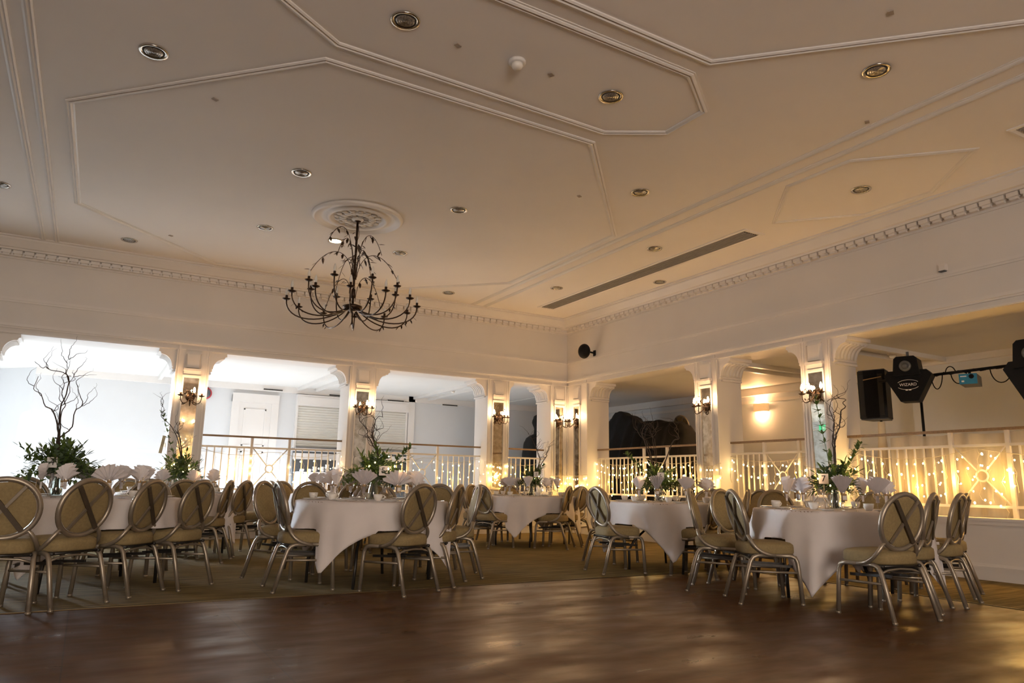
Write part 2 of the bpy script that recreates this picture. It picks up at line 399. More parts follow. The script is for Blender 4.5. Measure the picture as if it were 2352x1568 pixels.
def low(nl, nb, opens, s0, s1, P):
    b = MB()
    for o0, o1 in opens:
        if o0 < 1.6 and P is PA: continue
        b.bb((o0+.002, -TH-.02, LEDGE), (o1-.002, .045, LEDGE+.03)); b.bb((o0+.002, 0, LEDGE-.045), (o1-.002, .025, LEDGE))
    struct(b.build(nl, M_TRIM, xf=P), 'white ledge on the low wall under the railings')
    b = MB()
    for q0, q1 in (((s0, -1.37), (1.09, s1)) if P is PA else ((s0, s1),)): b.bb((q0, 0, 0), (q1, .022, .13)); b.bb((q0, 0, .13), (q1, .034, .155)); b.bb((q0, 0, .155), (q1, .014, .18))
    struct(b.build(nb, M_TRIM, xf=P))
low('trim_6', 'baseboard_left', A_OPEN, XL, XB, PA); low('trim_7', 'baseboard_right', B_OPEN, YF, YA, PB)

# corbels at both sides of every opening, fluted underneath
def corbel_profile():
    pr = [(0, HEAD), (.27, HEAD), (.275, HEAD-.05), (.25, HEAD-.055), (.235, HEAD-.085)]
    for k in range(7):
        a = PI/2*k/6; pr.append((.235-.175*math.sin(a), HEAD-.09-.19*(1-math.cos(a))))
    return pr+[(.045, HEAD-.285), (.055, HEAD-.315), (.03, HEAD-.335), (0, HEAD-.335)]
def corbels(name, opens, P):
    b = MB(); pr = corbel_profile(); n = len(pr)
    for o0, o1 in opens:
        for e, sg in ((o0, 1), (o1, -1)):
            if o1-o0 < 1.2 and sg > 0: kx = .45
            else: kx = 1
            for d0, d1, ins in ((-.02, -.075, 0), (-.075, -TH+.01, .02)):
                vs = [(e+sg*max(x*kx-(ins if 0 < x < .27 else 0), 0), d, z) for d in (d0, d1) for x, z in pr]
                b.add(vs, [tuple(range(n)), tuple(range(2*n-1, n-1, -1))]+[(i, (i+1) % n, n+(i+1) % n, n+i) for i in range(n)])
            for q in range(6):
                d = -.12-q*.078
                b.tube([(e+sg*max(x*kx-.02, .005), d, z) for x, z in pr[4:12]], .03, 6, flat=.5)
            b.box((e+sg*.02, -TH/2-.03, HEAD-.35), (.05, TH-.1, .03))
    return struct(b.build(name, M_TRIM, xf=P), 'fluted white plaster corbels under the opening heads')
corbels('trim_8', A_OPEN[1:], PA); corbels('trim_9', B_OPEN[:3], PB)

# pilaster faces: edge fillets, upper tapered panel, ledge, mirror frame
def pilaster(b, s0, s1, mw=.236, mz=(.9, 2.63), mc=None):
    c = (s0+s1)/2 if mc is None else mc
    for e, sg in ((s0, 1), (s1, -1)):
        b.bb((e, 0, .66), (e+sg*.018, .02, HEAD)); b.bb((e+sg*.03, 0, .18), (e+sg*.06, .012, HEAD+.08))
    t, u = .125, .145
    b.add([(c-t, .0, 2.79), (c+t, .0, 2.79), (c+t*.93, .0, 3.06), (c-t*.93, .0, 3.06), (c-t*.72, .05, 2.80), (c+t*.72, .05, 2.80), (c+t*.8, .035, 3.03), (c-t*.8, .035, 3.03)],
          [(4, 5, 6, 7), (0, 1, 5, 4), (1, 2, 6, 5), (2, 3, 7, 6), (3, 0, 4, 7)])
    b.bb((c-t, 0, 3.035), (c+t, .03, 3.06))
    b.bb((c-u, 0, 2.745), (c+u, .065, 2.785)); b.bb((c-u*.9, 0, 2.69), (c+u*.9, .035, 2.745)); b.bb((c-u, 0, 2.65), (c+u, .045, 2.675))
    z0, z1 = mz; h = mw/2
    b.bb((c-h-.025, 0, z0-.03), (c-h, .03, z1+.025)); b.bb((c+h, 0, z0-.03), (c+h+.025, .03, z1+.025)); b.bb((c-h, 0, z0-.035), (c+h, .03, z0)); b.bb((c-h, 0, z1), (c+h, .03, z1+.025))
    return c
mirror_spots = []
b = MB()
for i, (a0, a1) in enumerate(A_PIERS[1:]): mirror_spots.append((PA, pilaster(b, a0, a1), 'A%d' % i))
mirror_spots.append((PA, pilaster(b, 8.526, XB, .2), 'A3'))
struct(b.build('trim_10', M_TRIM, xf=PA), 'raised panels and fillets on the back wall pilasters')
b = MB()
mirror_spots.append((PB, pilaster(b, 12.38, YA, .2, mc=12.76), 'B0')); mirror_spots.append((PB, pilaster(b, 8.70, 9.22), 'B1')); mirror_spots.append((PB, pilaster(b, 6.53, 7.03), 'B2'))
struct(b.build('trim_11', M_TRIM, xf=PB), 'raised panels and fillets on the right wall pilasters')
MLAB = {'A0': 'tall narrow aged mirror on the pilaster behind the front left table', 'A1': 'tall narrow aged mirror on the pilaster behind the front middle table', 'A2': 'tall narrow aged mirror on the pilaster left of the narrow opening',
        'A3': 'narrow aged mirror just left of the room corner', 'B0': 'narrow aged mirror just right of the room corner', 'B1': 'tall narrow aged mirror on the pilaster behind the black drapes table',
        'B2': 'tall narrow aged mirror reflecting bright daylight behind the front right table'}
for P, c, k in mirror_spots:
    hw = .118 if k not in ('A3', 'B0') else .1
    tl = .022 if k == 'B2' else .012
    b = MB(); b.add([(c-hw, .004, .9), (c+hw, .004, .9), (c+hw, .004+tl, 2.63), (c-hw, .004+tl, 2.63), (c-hw, -.004, .9), (c+hw, -.004, .9), (c+hw, -.004+tl, 2.63), (c-hw, -.004+tl, 2.63)],
                    [(0, 1, 2, 3), (7, 6, 5, 4), (0, 4, 5, 1), (1, 5, 6, 2), (2, 6, 7, 3), (3, 7, 4, 0)])
    tag(b.build('mirror', M_MIRROR, xf=P), MLAB[k], 'mirror', 'aged mirrors on the pilasters')

# ceiling mouldings
MPROF = [(u*.95, d*.8) for u, d in [(-.042, 0), (-.042, .014), (-.026, .026), (-.012, .012), (.004, .030), (.022, .018), (.024, .010), (.042, .008), (.042, 0)]]
oct1 = [(-.54, 7.77), (1.40, 5.76), (4.26, 5.80), (6.255, 7.98), (6.255, 11.0), (4.6, 12.62), (1.49, 12.70), (-.50, 10.8)]
oct2 = [(.86, 5.11), (1.41, 5.48), (4.23, 5.55), (4.78, 5.21), (4.79, 4.68), (4.23, 4.28), (1.41, 4.25), (.86, 4.62)]
oct3 = [(-.54, 2.05), (1.41, 4.02), (4.24, 4.06), (6.25, 2.05), (6.25, -.9), (4.24, -2.9), (1.41, -2.9), (-.54, -.9)]
hexa = [(6.93, 5.46), (6.935, 4.64), (7.79, 3.77), (8.52, 4.66), (8.52, 5.55), (7.77, 6.38)]
tn = 12
for poly, lab in ((oct1, 'octagonal plaster moulding around the chandelier'), (oct2, 'long octagonal plaster moulding with a smoke detector inside'), (oct3, 'octagonal plaster moulding overhead'), (hexa, 'hexagonal plaster moulding between two ceiling vents')):
    b = MB(); b.sweep(poly, MPROF if poly is not hexa else [(u*.8, d*.8) for u, d in MPROF], True, ZC); struct(b.build('trim_%d' % tn, M_TRIM), lab); tn += 1
for xs, lab in (((6.42, 6.70), 'pair of long straight ceiling mouldings on the right'), ((-.80, -.98), 'pair of long straight ceiling mouldings on the left')):
    b = MB()
    for x in xs: b.sweep([(x, YF), (x, YA-.3)], MPROF, False, ZC)
    struct(b.build('trim_%d' % tn, M_TRIM), lab); tn += 1

# ceiling rose
RC = (2.852, 9.307)
b = MB(); b.lathe([(.62, 0), (.62, -.02), (.60, -.045), (.575, -.05), (.555, -.03), (.53, -.03), (.51, -.015), (.43, -.015), (.42, -.035), (.39, -.05), (.36, -.035), (.345, -.015), (.0, -.012)], 64)
for k in range(8):
    a = 2*PI*k/8
    for dr, wd, dz in ((.12, .05, .03), (.20, .065, .03), (.28, .045, .025)):
        for sg in (-1, 1):
            c, s_ = math.cos(a+sg*.2*(dr > .15)), math.sin(a+sg*.2*(dr > .15))
            b.sphere((c*dr, s_*dr, -.018), (wd, wd*.7, dz), 8, 6)
b.sphere((0, 0, -.02), (.09, .09, .05), 16, 8)
tag(b.build('ceiling_rose', M_TRIM, loc=(RC[0], RC[1], ZC)), 'round white plaster ceiling rose with leaf relief above the chandelier', 'ceiling rose')

# ------------------------------------------------------------------ windows, door, shutters and fittings of the galleries
def window(n, P3, s0, s1, z0, z1, nx, lab):
    b = MB(); t = .07
    for s in (s0, s1): b.bb((s-t/2, -.05, z0), (s+t/2, .05, z1))
    for z in (z0, z1): b.bb((s0, -.05, z-t/2), (s1, .05, z+t/2))
    for i in range(1, nx): s = s0+(s1-s0)*i/nx; b.bb((s-.025, -.03, z0), (s+.025, .03, z1))
    b.bb((s0, -.03, (z0+z1)/2+.25), (s1, .03, (z0+z1)/2+.3))
    o = struct(b.build('window_%d' % n, M_TRIM, xf=P3), lab)
    b = MB(); b.bb((s0-.1, -.02, z0-.07), (s1+.1, .12, z0-.03)); b.build('window_sill', M_TRIM, o, xf=P3)
window(1, lambda s, d, z: (-6.1+d, s, z), 13.85, 17.4, .9, 3.0, 4, 'tall gallery window letting in daylight at the left end')
window(2, lambda s, d, z: (s, GY+2.67-d, z), -5.0, -2.4, .9, 3.05, 3, 'bay window in the gallery')
window(3, lambda s, d, z: (s, YF-.07+d, z), -2.4, 1.4, .7, 3.1, 5, 'wide unseen window added in the rear wall for fill light')  # unseen window, made up to go with the rear fill light

# panelled door in the back gallery wall
b = MB(); P = lambda s, d, z: (s, GY-d, z)
b.bb((2.66, 0, GF), (2.82, .06, 2.86)); b.bb((3.53, 0, GF), (3.69, .06, 2.86)); b.bb((2.66, 0, 2.70), (3.69, .075, 2.90))
o = struct(b.build('door_1', M_TRIM, xf=P), 'white panelled door with a wide frame in the back gallery wall')
b = MB(); b.bb((2.82, 0, GF), (3.53, .03, 2.70))
for x0, x1, z0, z1 in ((2.93, 3.42, 1.72, 2.56), (2.93, 3.42, .8, 1.6)):
    b.bb((x0, .03, z0), (x0+.03, .045, z1)); b.bb((x1-.03, .03, z0), (x1, .045, z1)); b.bb((x0, .03, z0), (x1, .045, z0+.03)); b.bb((x0, .03, z1-.03), (x1, .045, z1))
b.build('door_leaf', M_TRIM, o, xf=P)
b = MB(); b.sphere((2.89, .07, 1.62), .03); b.build('door_knob', M_CHROME, o, xf=P)

# serving hatch with roller shutters
for k, (s0, s1) in enumerate(((4.08, 5.46), (5.52, 6.86))):
    t = thing('roller_shutter', ['closed ivory roller shutter on the gallery wall seen left of the second pilaster', 'closed ivory roller shutter on the gallery wall seen right of the second pilaster'][k], 'shutter', ((s0+s1)/2, GY, 1.7), 0, 'roller shutters over the serving counter')
    h = (s1-s0)/2; Q = lambda s, d, z: (s, -d, z)
    b = MB(); b.bb((-h, 0, 1.0), (h, .16, 1.26)); b.bb((-h+.06, .16, 1.05), (h-.06, .175, 1.21)); b.build('shutter_box', M_TRIM, t, xf=Q)
    b = MB()
    for i in range(16): z = .06+i*.0588; b.add([(-h+.04, .07, z), (h-.04, .07, z), (h-.04, .095, z+.025), (-h+.04, .095, z+.025), (h-.04, .07, z+.0588), (-h+.04, .07, z+.0588)], [(0, 1, 2, 3), (3, 2, 4, 5)])
    b.build('curtain', M_SHUT, t, xf=Q, recalc=False)
    for e0 in (-h, h-.045):
        b = MB(); b.bb((e0, 0, .02), (e0+.045, .11, 1.0)); b.build('guide_rail', M_TRIM, t, xf=Q)
t = thing('serving_counter', 'white serving counter with a dark recess below the roller shutters', 'counter', (5.47, GY-.06, GF))
b = MB(); b.box((0, -.22, 1.07), (2.85, .44, .05)); b.build('worktop', M_TRIM, t)
b = MB(); b.box((0, -.03, .95), (2.78, .05, .2)); b.box((0, -.03, .45), (2.78, .05, .88)); b.build('panel', M_GREYM, t)
b = MB(); b.box((0, -.06, .93), (2.78, .03, .14)); b.build('apron', M_TRIM, t)
t = thing('buffet_table', 'white-clothed buffet table in front of the serving counter', 'table', (5.0, GY-.75, GF))
b = MB(); b.grid(lambda u, v: (lambda a, z: (.95*max(-1, min(1, 1.3*math.cos(a)))*(1+.02*(z < .5)*math.sin(14*a)), .36*max(-1, min(1, 1.3*math.sin(a)))*(1+.05*(z < .5)*math.sin(14*a)), z))(2*PI*u, .56*(1-v)), 72, 5, True); b.box((0, 0, .555), (1.9, .72, .02)); b.build('tablecloth', M_NAP, t)
b = MB(); b.box((0, 0, .53), (1.8, .64, .03)); b.build('tabletop', M_DARKBAR, t)
for sx in (-.8, .8):
    b = MB(); b.tube([(sx, -.2, 0), (sx, -.2, .52)], .02); b.tube([(sx, .2, 0), (sx, .2, .52)], .02); b.build('leg', M_DARKBAR, t)
for i in range(13):
    x = 4.14+i*.14; n = [1, 1, 2, 2, 3, 2, 3, 4, 5, 3, 3, 2, 1][i]; b = MB()
    for j in range(n): b.lathe([(.028, .055*j), (.045, .055*j+.03), (.048, .055*j+.065), (.043, .055*j+.065), (.03, .055*j+.01)], 14)
    tag(b.build('cup_stack', M_CHINA, loc=(x, GY-.8-.1*(i % 2), GF+.566)), 'stack of white cups on the buffet table, %s from the left' % ORD[i], 'cups', 'cup stacks on the buffet table')

# beams on the gallery ceilings
b = MB()
for x in (4.32, 7.235, 1.35):
    b.bb((x-.24, YA+TH, GC-.07), (x-.17, GY, GC)); b.bb((x+.17, YA+TH, GC-.07), (x+.24, GY, GC))
for y in (8.96, 6.78): b.bb((XB+TH, y-.24, GC-.07), (GX, y-.17, GC)); b.bb((XB+TH, y+.17, GC-.07), (GX, y+.24, GC))
b.bb((-1.1, GY-.10, GC-.14), (GX, GY, GC)); b.bb((GX-.11, 7.2, GC-.16), (GX, GY, GC)); b.bb((GX-.62, YF, GC-.1), (GX-.55, 7.2, GC)); b.bb((GX-.035, 7.2, GC-.32), (GX, GY, GC-.26))
b.bb((-1.1, GY-.03, 1.50), (2.66, GY, 1.56)); b.bb((6.9, GY-.03, 1.45), (GX, GY, 1.50)); b.bb((GX-.03, 7.2, 1.45), (GX, GY, 1.52))
b.bb((6.88, GY-.1, GF), (7.05, GY, GC)); b.bb((XB+TH, YA+TH, GC-.01), (XB+TH+.1, GY, GC))
struct(b.build('trim_%d' % tn, M_TRIM), 'mouldings on the gallery ceilings and walls'); tn += 1
# vertical fluted strips on the nearer right gallery wall
b = MB()
for y in (5.18, 5.1, 5.02, 4.78, 4.70): b.bb((GX-.57, y-.02, GF), (GX-.55, y+.02, 2.78))
struct(b.build('trim_%d' % tn, M_TRIM), 'vertical fillets on the right gallery wall'); tn += 1
for i, (x, z) in enumerate(((3.52, 3.02), (5.05, 3.0), (6.52, 2.98), (8.02, 2.97))):
    t = thing('slot_vent', 'slim dark slot vent high on the back gallery wall, %s from the left' % ORD[i], 'vent', (x, GY-.10, z), 0, 'slot vents along the back gallery wall')
    b = MB(); b.box((0, -.01, 0), (.46, .02, .05)); b.build('frame', M_TRIM, t)
    b = MB(); b.box((0, -.022, 0), (.43, .006, .03)); b.build('slot', M_SLOT, t)
t = thing('fire_bell', 'round grey fire bell with a red rim on the gallery wall beside the first pilaster', 'bell', (2.09, GY, 2.84))
b = MB(); b.lathe([(.0, 0), (.13, 0), (.135, .03), (.12, .06), (.0, .06)], 28); b.build('rim', M_RED, t, xf=lambda x, y, z: (x, -z, y))
b = MB(); b.lathe([(.0, .055), (.108, .055), (.09, .085), (.0, .10)], 28); b.build('gong', M_GREYM, t, xf=lambda x, y, z: (x, -z, y))
t = thing('rail_end', 'short wooden handrail end fixed to the side of the first pilaster', 'handrail', (1.09, 13.5, 1.5))
b = MB(); b.bar((-.03, 0, .17), (-.07, 0, -.12), .05, .07, (0, 1, 0)); b.build('wood_block', mat('pale_wood', (.45, .36, .2), .5, var=.15), t)
b = MB(); b.box((-.02, 0, .02), (.04, .03, .03)); b.box((-.01, 0, .02), (.02, .07, .07)); b.build('bracket', M_CHROME, t)

def smoke(loc, lab):
    t = thing('smoke_detector', lab, 'smoke detector', loc, 0, 'smoke detectors')
    b = MB(); b.lathe([(.0, 0), (.075, 0), (.075, -.022), (.06, -.03), (0, -.03)], 24); b.build('base', M_TRIM, t)
    b = MB(); b.lathe([(.052, -.03), (.05, -.055), (.036, -.075), (0, -.078)], 24); b.build('sensor_head', M_CHINA, t)
smoke((2.82, 4.91, ZC), 'white smoke detector on the main ceiling above the dance floor')
smoke((10.88, 6.81, GC-.0), 'white smoke detector on the right gallery ceiling above the loudspeaker')
smoke((7.20, 15.3, GC), 'small white smoke detector on the back gallery ceiling')
for i, (x, y) in enumerate(((.67, 6.98), (2.28, 4.97), (3.18, 4.93), (4.99, 7.06), (4.92, 2.86), (.70, 11.58), (6.30, 4.0))):
    b = MB(); b.box((0, 0, -.004), (.055, .04, .008), .5)
    tag(b.build('blanking_plate', mat('beige_plate', (.36, .30, .25), .6, var=.1) if i == 0 else bpy.data.materials['beige_plate'], loc=(x, y, ZC)),
        ['small blanking plate on the octagon ceiling panel near its front left corner', 'small grey blanking plate on the ceiling left of the smoke detector', 'small grey blanking plate on the ceiling right of the smoke detector', 'small blanking plate at the right side of the octagon ceiling panel',
         'small blanking plate on the ceiling panel at the top right', 'small blanking plate near the far left edge of the octagon ceiling panel', 'small blanking plate on the ceiling right of the long octagon panel'][i], 'plate', 'ceiling blanking plates')

# downlights
DL = [(.097, 6.42), (1.783, 4.89), (1.81, 8.24), (1.843, 10.45), (.171, 12.16), (3.91, 8.31), (3.93, 10.48), (5.62, 12.27), (3.86, 4.95), (5.56, 6.56), (7.15, 8.13), (8.45, 9.49), (7.15, 10.84), (7.75, 5.07), (5.55, 3.40), (-1.34, 10.63)]
DLL = ['downlight inside the octagon, left of the chandelier, nearer one', '']
dl_lab = ['recessed chrome downlight in the ceiling at the upper left', 'large-looking recessed downlight in the long octagon panel, its left one', 'recessed downlight inside the octagon, near left of the rose', 'recessed downlight inside the octagon, far left of the rose',
          'recessed downlight at the far left corner of the ceiling by the cornice', 'recessed downlight inside the octagon, near right of the rose', 'recessed downlight inside the octagon, just right of the chandelier', 'recessed downlight at the far edge of the octagon near the room corner',
          'recessed downlight in the long octagon panel, its right one', 'recessed downlight between the octagon and the right hand ceiling mouldings', 'recessed downlight beside the middle of the long ceiling vent', 'recessed downlight between the long vent and the right cornice',
          'recessed downlight left of the far end of the long ceiling vent', 'recessed downlight inside the hexagon moulding', 'brass-rimmed recessed downlight at the upper right of the ceiling', 'recessed downlight at the left edge of the ceiling']
def downlight():
    t = thing('downlight', dl_lab[0], 'downlight', (0, 0, 0), 0, 'recessed ceiling downlights')
    b = MB(); b.lathe([(.085, -.001), (.118, -.001), (.118, -.006), (.112, -.012), (.088, -.006), (.084, -.001)], 32); b.build('rim', M_CHROME, t)
    b = MB(); b.lathe([(.088, -.004), (.084, -.0105), (.076, -.004)], 32); b.build('shadow_ring', M_SLOT, t)
    b = MB(); pr = [(0, -.010)]
    for k in range(1, 9): pr += [(.0092*k-.003, -.010-(.003 if k % 2 else 0)), (.0092*k, -.006)]
    b.lathe(pr+[(.079, -.003)], 32); b.build('lens', M_LENS, t)
    return t
dl0 = downlight()
for i, (x, y) in enumerate(DL):
    o = dl0 if i == 0 else copy_tree(dl0)
    o.location = (x, y, ZC); o['label'] = dl_lab[i]
t = thing('downlight', 'the only lit downlight, glowing behind the chandelier', 'downlight', (2.877, 10.463, ZC), 0, 'recessed ceiling downlights')
b = MB(); b.lathe([(.085, -.001), (.118, -.001), (.118, -.006), (.112, -.012), (.088, -.006), (.084, -.001)], 32); b.build('rim', M_CHROME, t)
b = MB(); b.lathe([(0, -.008), (.08, -.008), (.084, -.002)], 32); b.build('lens', M_LITDL, t)

# long air vents
def air_vent(y0, y1, lab):
    t = thing('ceiling_vent', lab, 'vent', (7.83, (y0+y1)/2, ZC), 0, 'long ceiling vents')
    h = (y1-y0)/2
    b = MB(); b.sweep([(-.175, -h-.05), (.175, -h-.05), (.175, h+.05), (-.175, h+.05)], [(-.03, 0), (-.03, .012), (0, .02), (.03, .008), (.03, 0)], True, 0); b.build('frame', M_TRIM, t)
    b = MB(); b.bb((-.15, -h, -.004), (.15, h, -.001)); b.build('backing', M_SLOT, t)
    b = MB()
    for k in range(7): x = -.126+k*.042; b.bb((x-.008, -h, -.018), (x+.008, h, -.004))
    b.build('louvre', mat('vent_grey', (.36, .32, .28), .5, var=.1) if y1 > 8 else bpy.data.materials['vent_grey'], t)
air_vent(6.86, 12.2, 'long louvred air vent in the ceiling along the right wall')
air_vent(-2.0, 3.3, 'second louvred ceiling vent cut off by the right edge of the photo')

# ------------------------------------------------------------------ chandelier
def candle(parent, loc, s=1, bulb=M_BULB):
    b = MB(); b.lathe([(0, -.012), (.03*s, -.01), (.052*s, .004), (.054*s, .010), (.03*s, .004), (0, .004)], 14); b.build('drip_pan', M_BRONZE, parent, loc)
    b = MB(); b.lathe([(.0, 0), (.017*s, 0), (.017*s, .055*s), (0, .055*s)], 10); b.build('candle', M_BRONZE, parent, loc)
    b = MB(); b.lathe([(.010*s, .055*s), (.019*s, .075*s), (.021*s, .095*s), (.015*s, .125*s), (.006*s, .15*s), (0, .155*s)], 10); return b.build('bulb', bulb, parent, loc)
def leafpair(b, p, dirv, L, W):
    d = Vector(dirv).normalized(); a = d.cross(Vector((0, 0, 1)))
    if a.length < .05: a = Vector((1, 0, 0))
    a.normalize(); n = a.cross(d); p = Vector(p)
    b.add([p, p+d*L*.35+a*W*.5+n*W*.12, p+d*L*.7+a*W*.35+n*W*.1, p+d*L, p+d*L*.7-a*W*.35+n*W*.1, p+d*L*.35-a*W*.5+n*W*.12, p+d*L*.35, p+d*L*.7],
          [(0, 1, 6), (1, 2, 7, 6), (2, 3, 7), (3, 4, 7), (4, 5, 6, 7), (5, 0, 6)])
def bez(p0, p1, p2, p3, n):
    P = [Vector(p) for p in (p0, p1, p2, p3)]; o = []
    for i in range(n):
        t = i/(n-1); u = 1-t; o.append(P[0]*u**3+P[1]*3*u*u*t+P[2]*3*u*t*t+P[3]*t**3)
    return o
ch = thing('chandelier', 'dark bronze leafy chandelier with unlit candle bulbs hanging from the ceiling rose', 'chandelier', (RC[0], RC[1], 0))
HZ = 3.27
b = MB(); b.lathe([(0, 4.53), (.07, 4.53), (.065, 4.50), (.02, 4.47), (0, 4.47)], 20); b.build('canopy', M_BRONZE, ch)
b = MB(); b.tube([(0, 0, 4.48), (0, 0, HZ)], .016, 10); b.lathe([(.0, 3.66), (.03, 3.66), (.03, 3.74), (0, 3.74)], 12); b.lathe([(.0, 3.4), (.032, 3.4), (.028, 3.52), (0, 3.52)], 12); b.build('stem', M_BRONZE, ch)
b = MB(); b.lathe([(0, HZ-.06), (.05, HZ-.05), (.13, HZ-.015), (.13, HZ+.015), (.06, HZ+.04), (0, HZ+.045)], 24); b.build('hub', M_BRONZE, ch)
def arm(ang, R, zc, sag):
    c, s = math.cos(ang), math.sin(ang)
    pts = bez((c*.08, s*.08, HZ-.02), (c*R*.45, s*R*.45, HZ-sag-.12), (c*R*1.02, s*R*1.02, HZ-sag-.08), (c*R, s*R, zc), 16)
    b = MB(); b.tube(pts, .009, 6)
    a = b.build('arm', M_BRONZE, ch)
    candle(a, (c*R, s*R, zc))
    if int(ang*10) % 2:
        bb_ = MB()
        for k in range(3): leafpair(bb_, pts[12-k], (math.cos(ang+k), math.sin(ang+k), -1), .07, .025)
        bb_.build('leaf', M_BRONZE, a)
for k in range(12): arm(2*PI*(k+.35)/12, .86, HZ+.06, .16)
for k in range(8): arm(2*PI*(k+.1)/8, .62, HZ+.27, .06)
for k in range(12):
    ang = 2*PI*(k+.6)/12; R, zp, ze = [(.44, .95, .84), (.56, .76, .55), (.66, .68, .36), (.45, .60, .20), (.40, .28, -.02), (.60, .62, .40)][k % 6]
    c, s = math.cos(ang), math.sin(ang)
    pts = bez((c*.03, s*.03, HZ+min(.42, zp-.2)), (c*R*.12, s*R*.12, HZ+zp+.22), (c*R*.62, s*R*.62, HZ+zp+.28), (c*R, s*R, HZ+ze), 22)
    b = MB(); b.tube(pts, .0045, 5)
    for i in range(6, 22, 2): leafpair(b, pts[i], (c*.4+random.uniform(-.7, .7), s*.4+random.uniform(-.7, .7), random.uniform(-1.1, .1)), .105, .036)
    b.build('leaf_spray', M_BRONZE, ch)
b = MB()
for k in range(10): leafpair(b, (random.uniform(-.03, .03), random.uniform(-.03, .03), 4.38-.05*k if k < 4 else HZ+.3+.05*k), (random.uniform(-1, 1), random.uniform(-1, 1), -.9), .08, .028)
b.tube([(.02, 0, 4.42), (.04, .03, 4.3), (.02, .03, 4.22)], .004, 5); b.build('leaf_cluster', M_BRONZE, ch)
b = MB(); b.tube([(0, 0, HZ-.05), (0, 0, HZ-.24)], .006, 6); leafpair(b, (0, 0, HZ-.18), (.2, .1, -1), .12, .035); leafpair(b, (0, 0, HZ-.2), (-.3, .1, -1), .10, .03); b.build('finial', M_BRONZE, ch)

# ------------------------------------------------------------------ wall sconces
def sconce(loc, rz, lab, k_=1.0):
    t = thing('wall_sconce', lab, 'wall light', loc, rz, 'leafy candle sconces on the pilasters')
    # local: -Y points into the room
    b = MB(); b.lathe([(0, 0), (.075, 0), (.07, .012), (.03, .03), (0, .03)], 20); b.build('backplate', M_BRONZE, t, xf=lambda x, y, z: (x, -z, y))
    for k, (ax, ay, az) in enumerate(((-.16, -.10, .01), (.16, -.10, .01), (.03, -.19, .0))):
        a = MB(); a.tube(bez((0, -.02, -.01), (ax*.4, ay*.7-.05, -.16), (ax*1.05, ay*1.05, -.15), (ax, ay, az), 14), .007, 6)
        for j in range(3): leafpair(a, (ax*.8+random.uniform(-.02, .02), ay, -.09+.02*j), (random.uniform(-1, 1), -.4, random.uniform(-1, .3)), .06, .022)
        arm_ = a.build('arm', M_BRONZE, t); candle(arm_, (ax, ay, az), .95, M_LIT)
    b = MB()
    for k in range(7):
        p = bez((0, -.02, 0), (.05*random.uniform(-1, 1), -.06, .07), (random.uniform(-.1, .1), -.1, .1), (random.uniform(-.16, .16), -.12, random.uniform(.0, .16)), 8); b.tube(p, .0028, 4)
        for j in (3, 5, 7): leafpair(b, p[j], (random.uniform(-1, 1), random.uniform(-1, 0), random.uniform(-1, .5)), .055, .022)
    b.build('leaf_spray', M_BRONZE, t)
    kk = k_
    for dx, dy in ((-.16, -.13), (.16, -.13)):
        l = bpy.data.lights.new('candle_light', 'POINT'); l.energy = P_SCONCE*kk; l.color = WARM; l.shadow_soft_size = .03
        lo = bpy.data.objects.new('candle_light', l); COL.objects.link(lo); lo.parent = t; lo.location = (dx, dy, .12)
SC = [((1.36, YA-.03, 2.31), 0, 'lit leafy candle sconce on the pilaster behind the front left table'), ((4.32, YA-.03, 2.31), 0, 'lit candle sconce on the pilaster behind the front middle table, above curling twigs'), ((7.235, YA-.03, 2.31), 0, 'lit candle sconce on the pilaster left of the narrow opening'),
      ((8.745, YA-.03, 2.31), 0, 'lit candle sconce left of the room corner'), ((XB-.03, 12.76, 2.31), -PI/2, 'lit candle sconce right of the room corner'), ((XB-.03, 8.96, 2.31), -PI/2, 'lit candle sconce on the pilaster behind the black drapes table'), ((XB-.03, 6.78, 2.31), -PI/2, 'lit candle sconce on the pilaster behind the front right table')]
for l, r, lab in SC: sconce(l, r, lab, .55 if 'corner' in lab else 1)
sconce((3.0, YF+.03, 2.9), PI, 'lit candle sconce on the rear wall, reflected in the first mirror'); sconce((3.7, YF+.03, 2.9), PI, 'second candle sconce on the rear wall, reflected in the first mirror')
# half-moon uplighter on the right gallery wall
t = thing('wall_uplighter', 'boxy tan wall light throwing light up and down the right gallery wall', 'wall light', (GX, 10.87, 2.69))
b = MB(); b.prism([(0, -.19), (-.10, -.15), (-.10, .15), (0, .19), (-.012, .17), (-.085, .14), (-.085, -.14), (-.012, -.17)], -.085, .085); b.build('shade', mat('tan_shade', (.42, .25, .10), .5, var=.1, emis=(1, .55, .22), estr=.35), t)
b = MB(); b.sphere((-.045, 0, 0), .03); b.build('lamp', M_LIT, t)
for dz in (.13, -.13):
    l = bpy.data.lights.new('uplight', 'POINT'); l.energy = P_UPL*(1.25 if dz > 0 else .75); l.color = WARM; l.shadow_soft_size = .04
    lo = bpy.data.objects.new('uplight', l); COL.objects.link(lo); lo.parent = t; lo.location = (-.07, 0, dz)

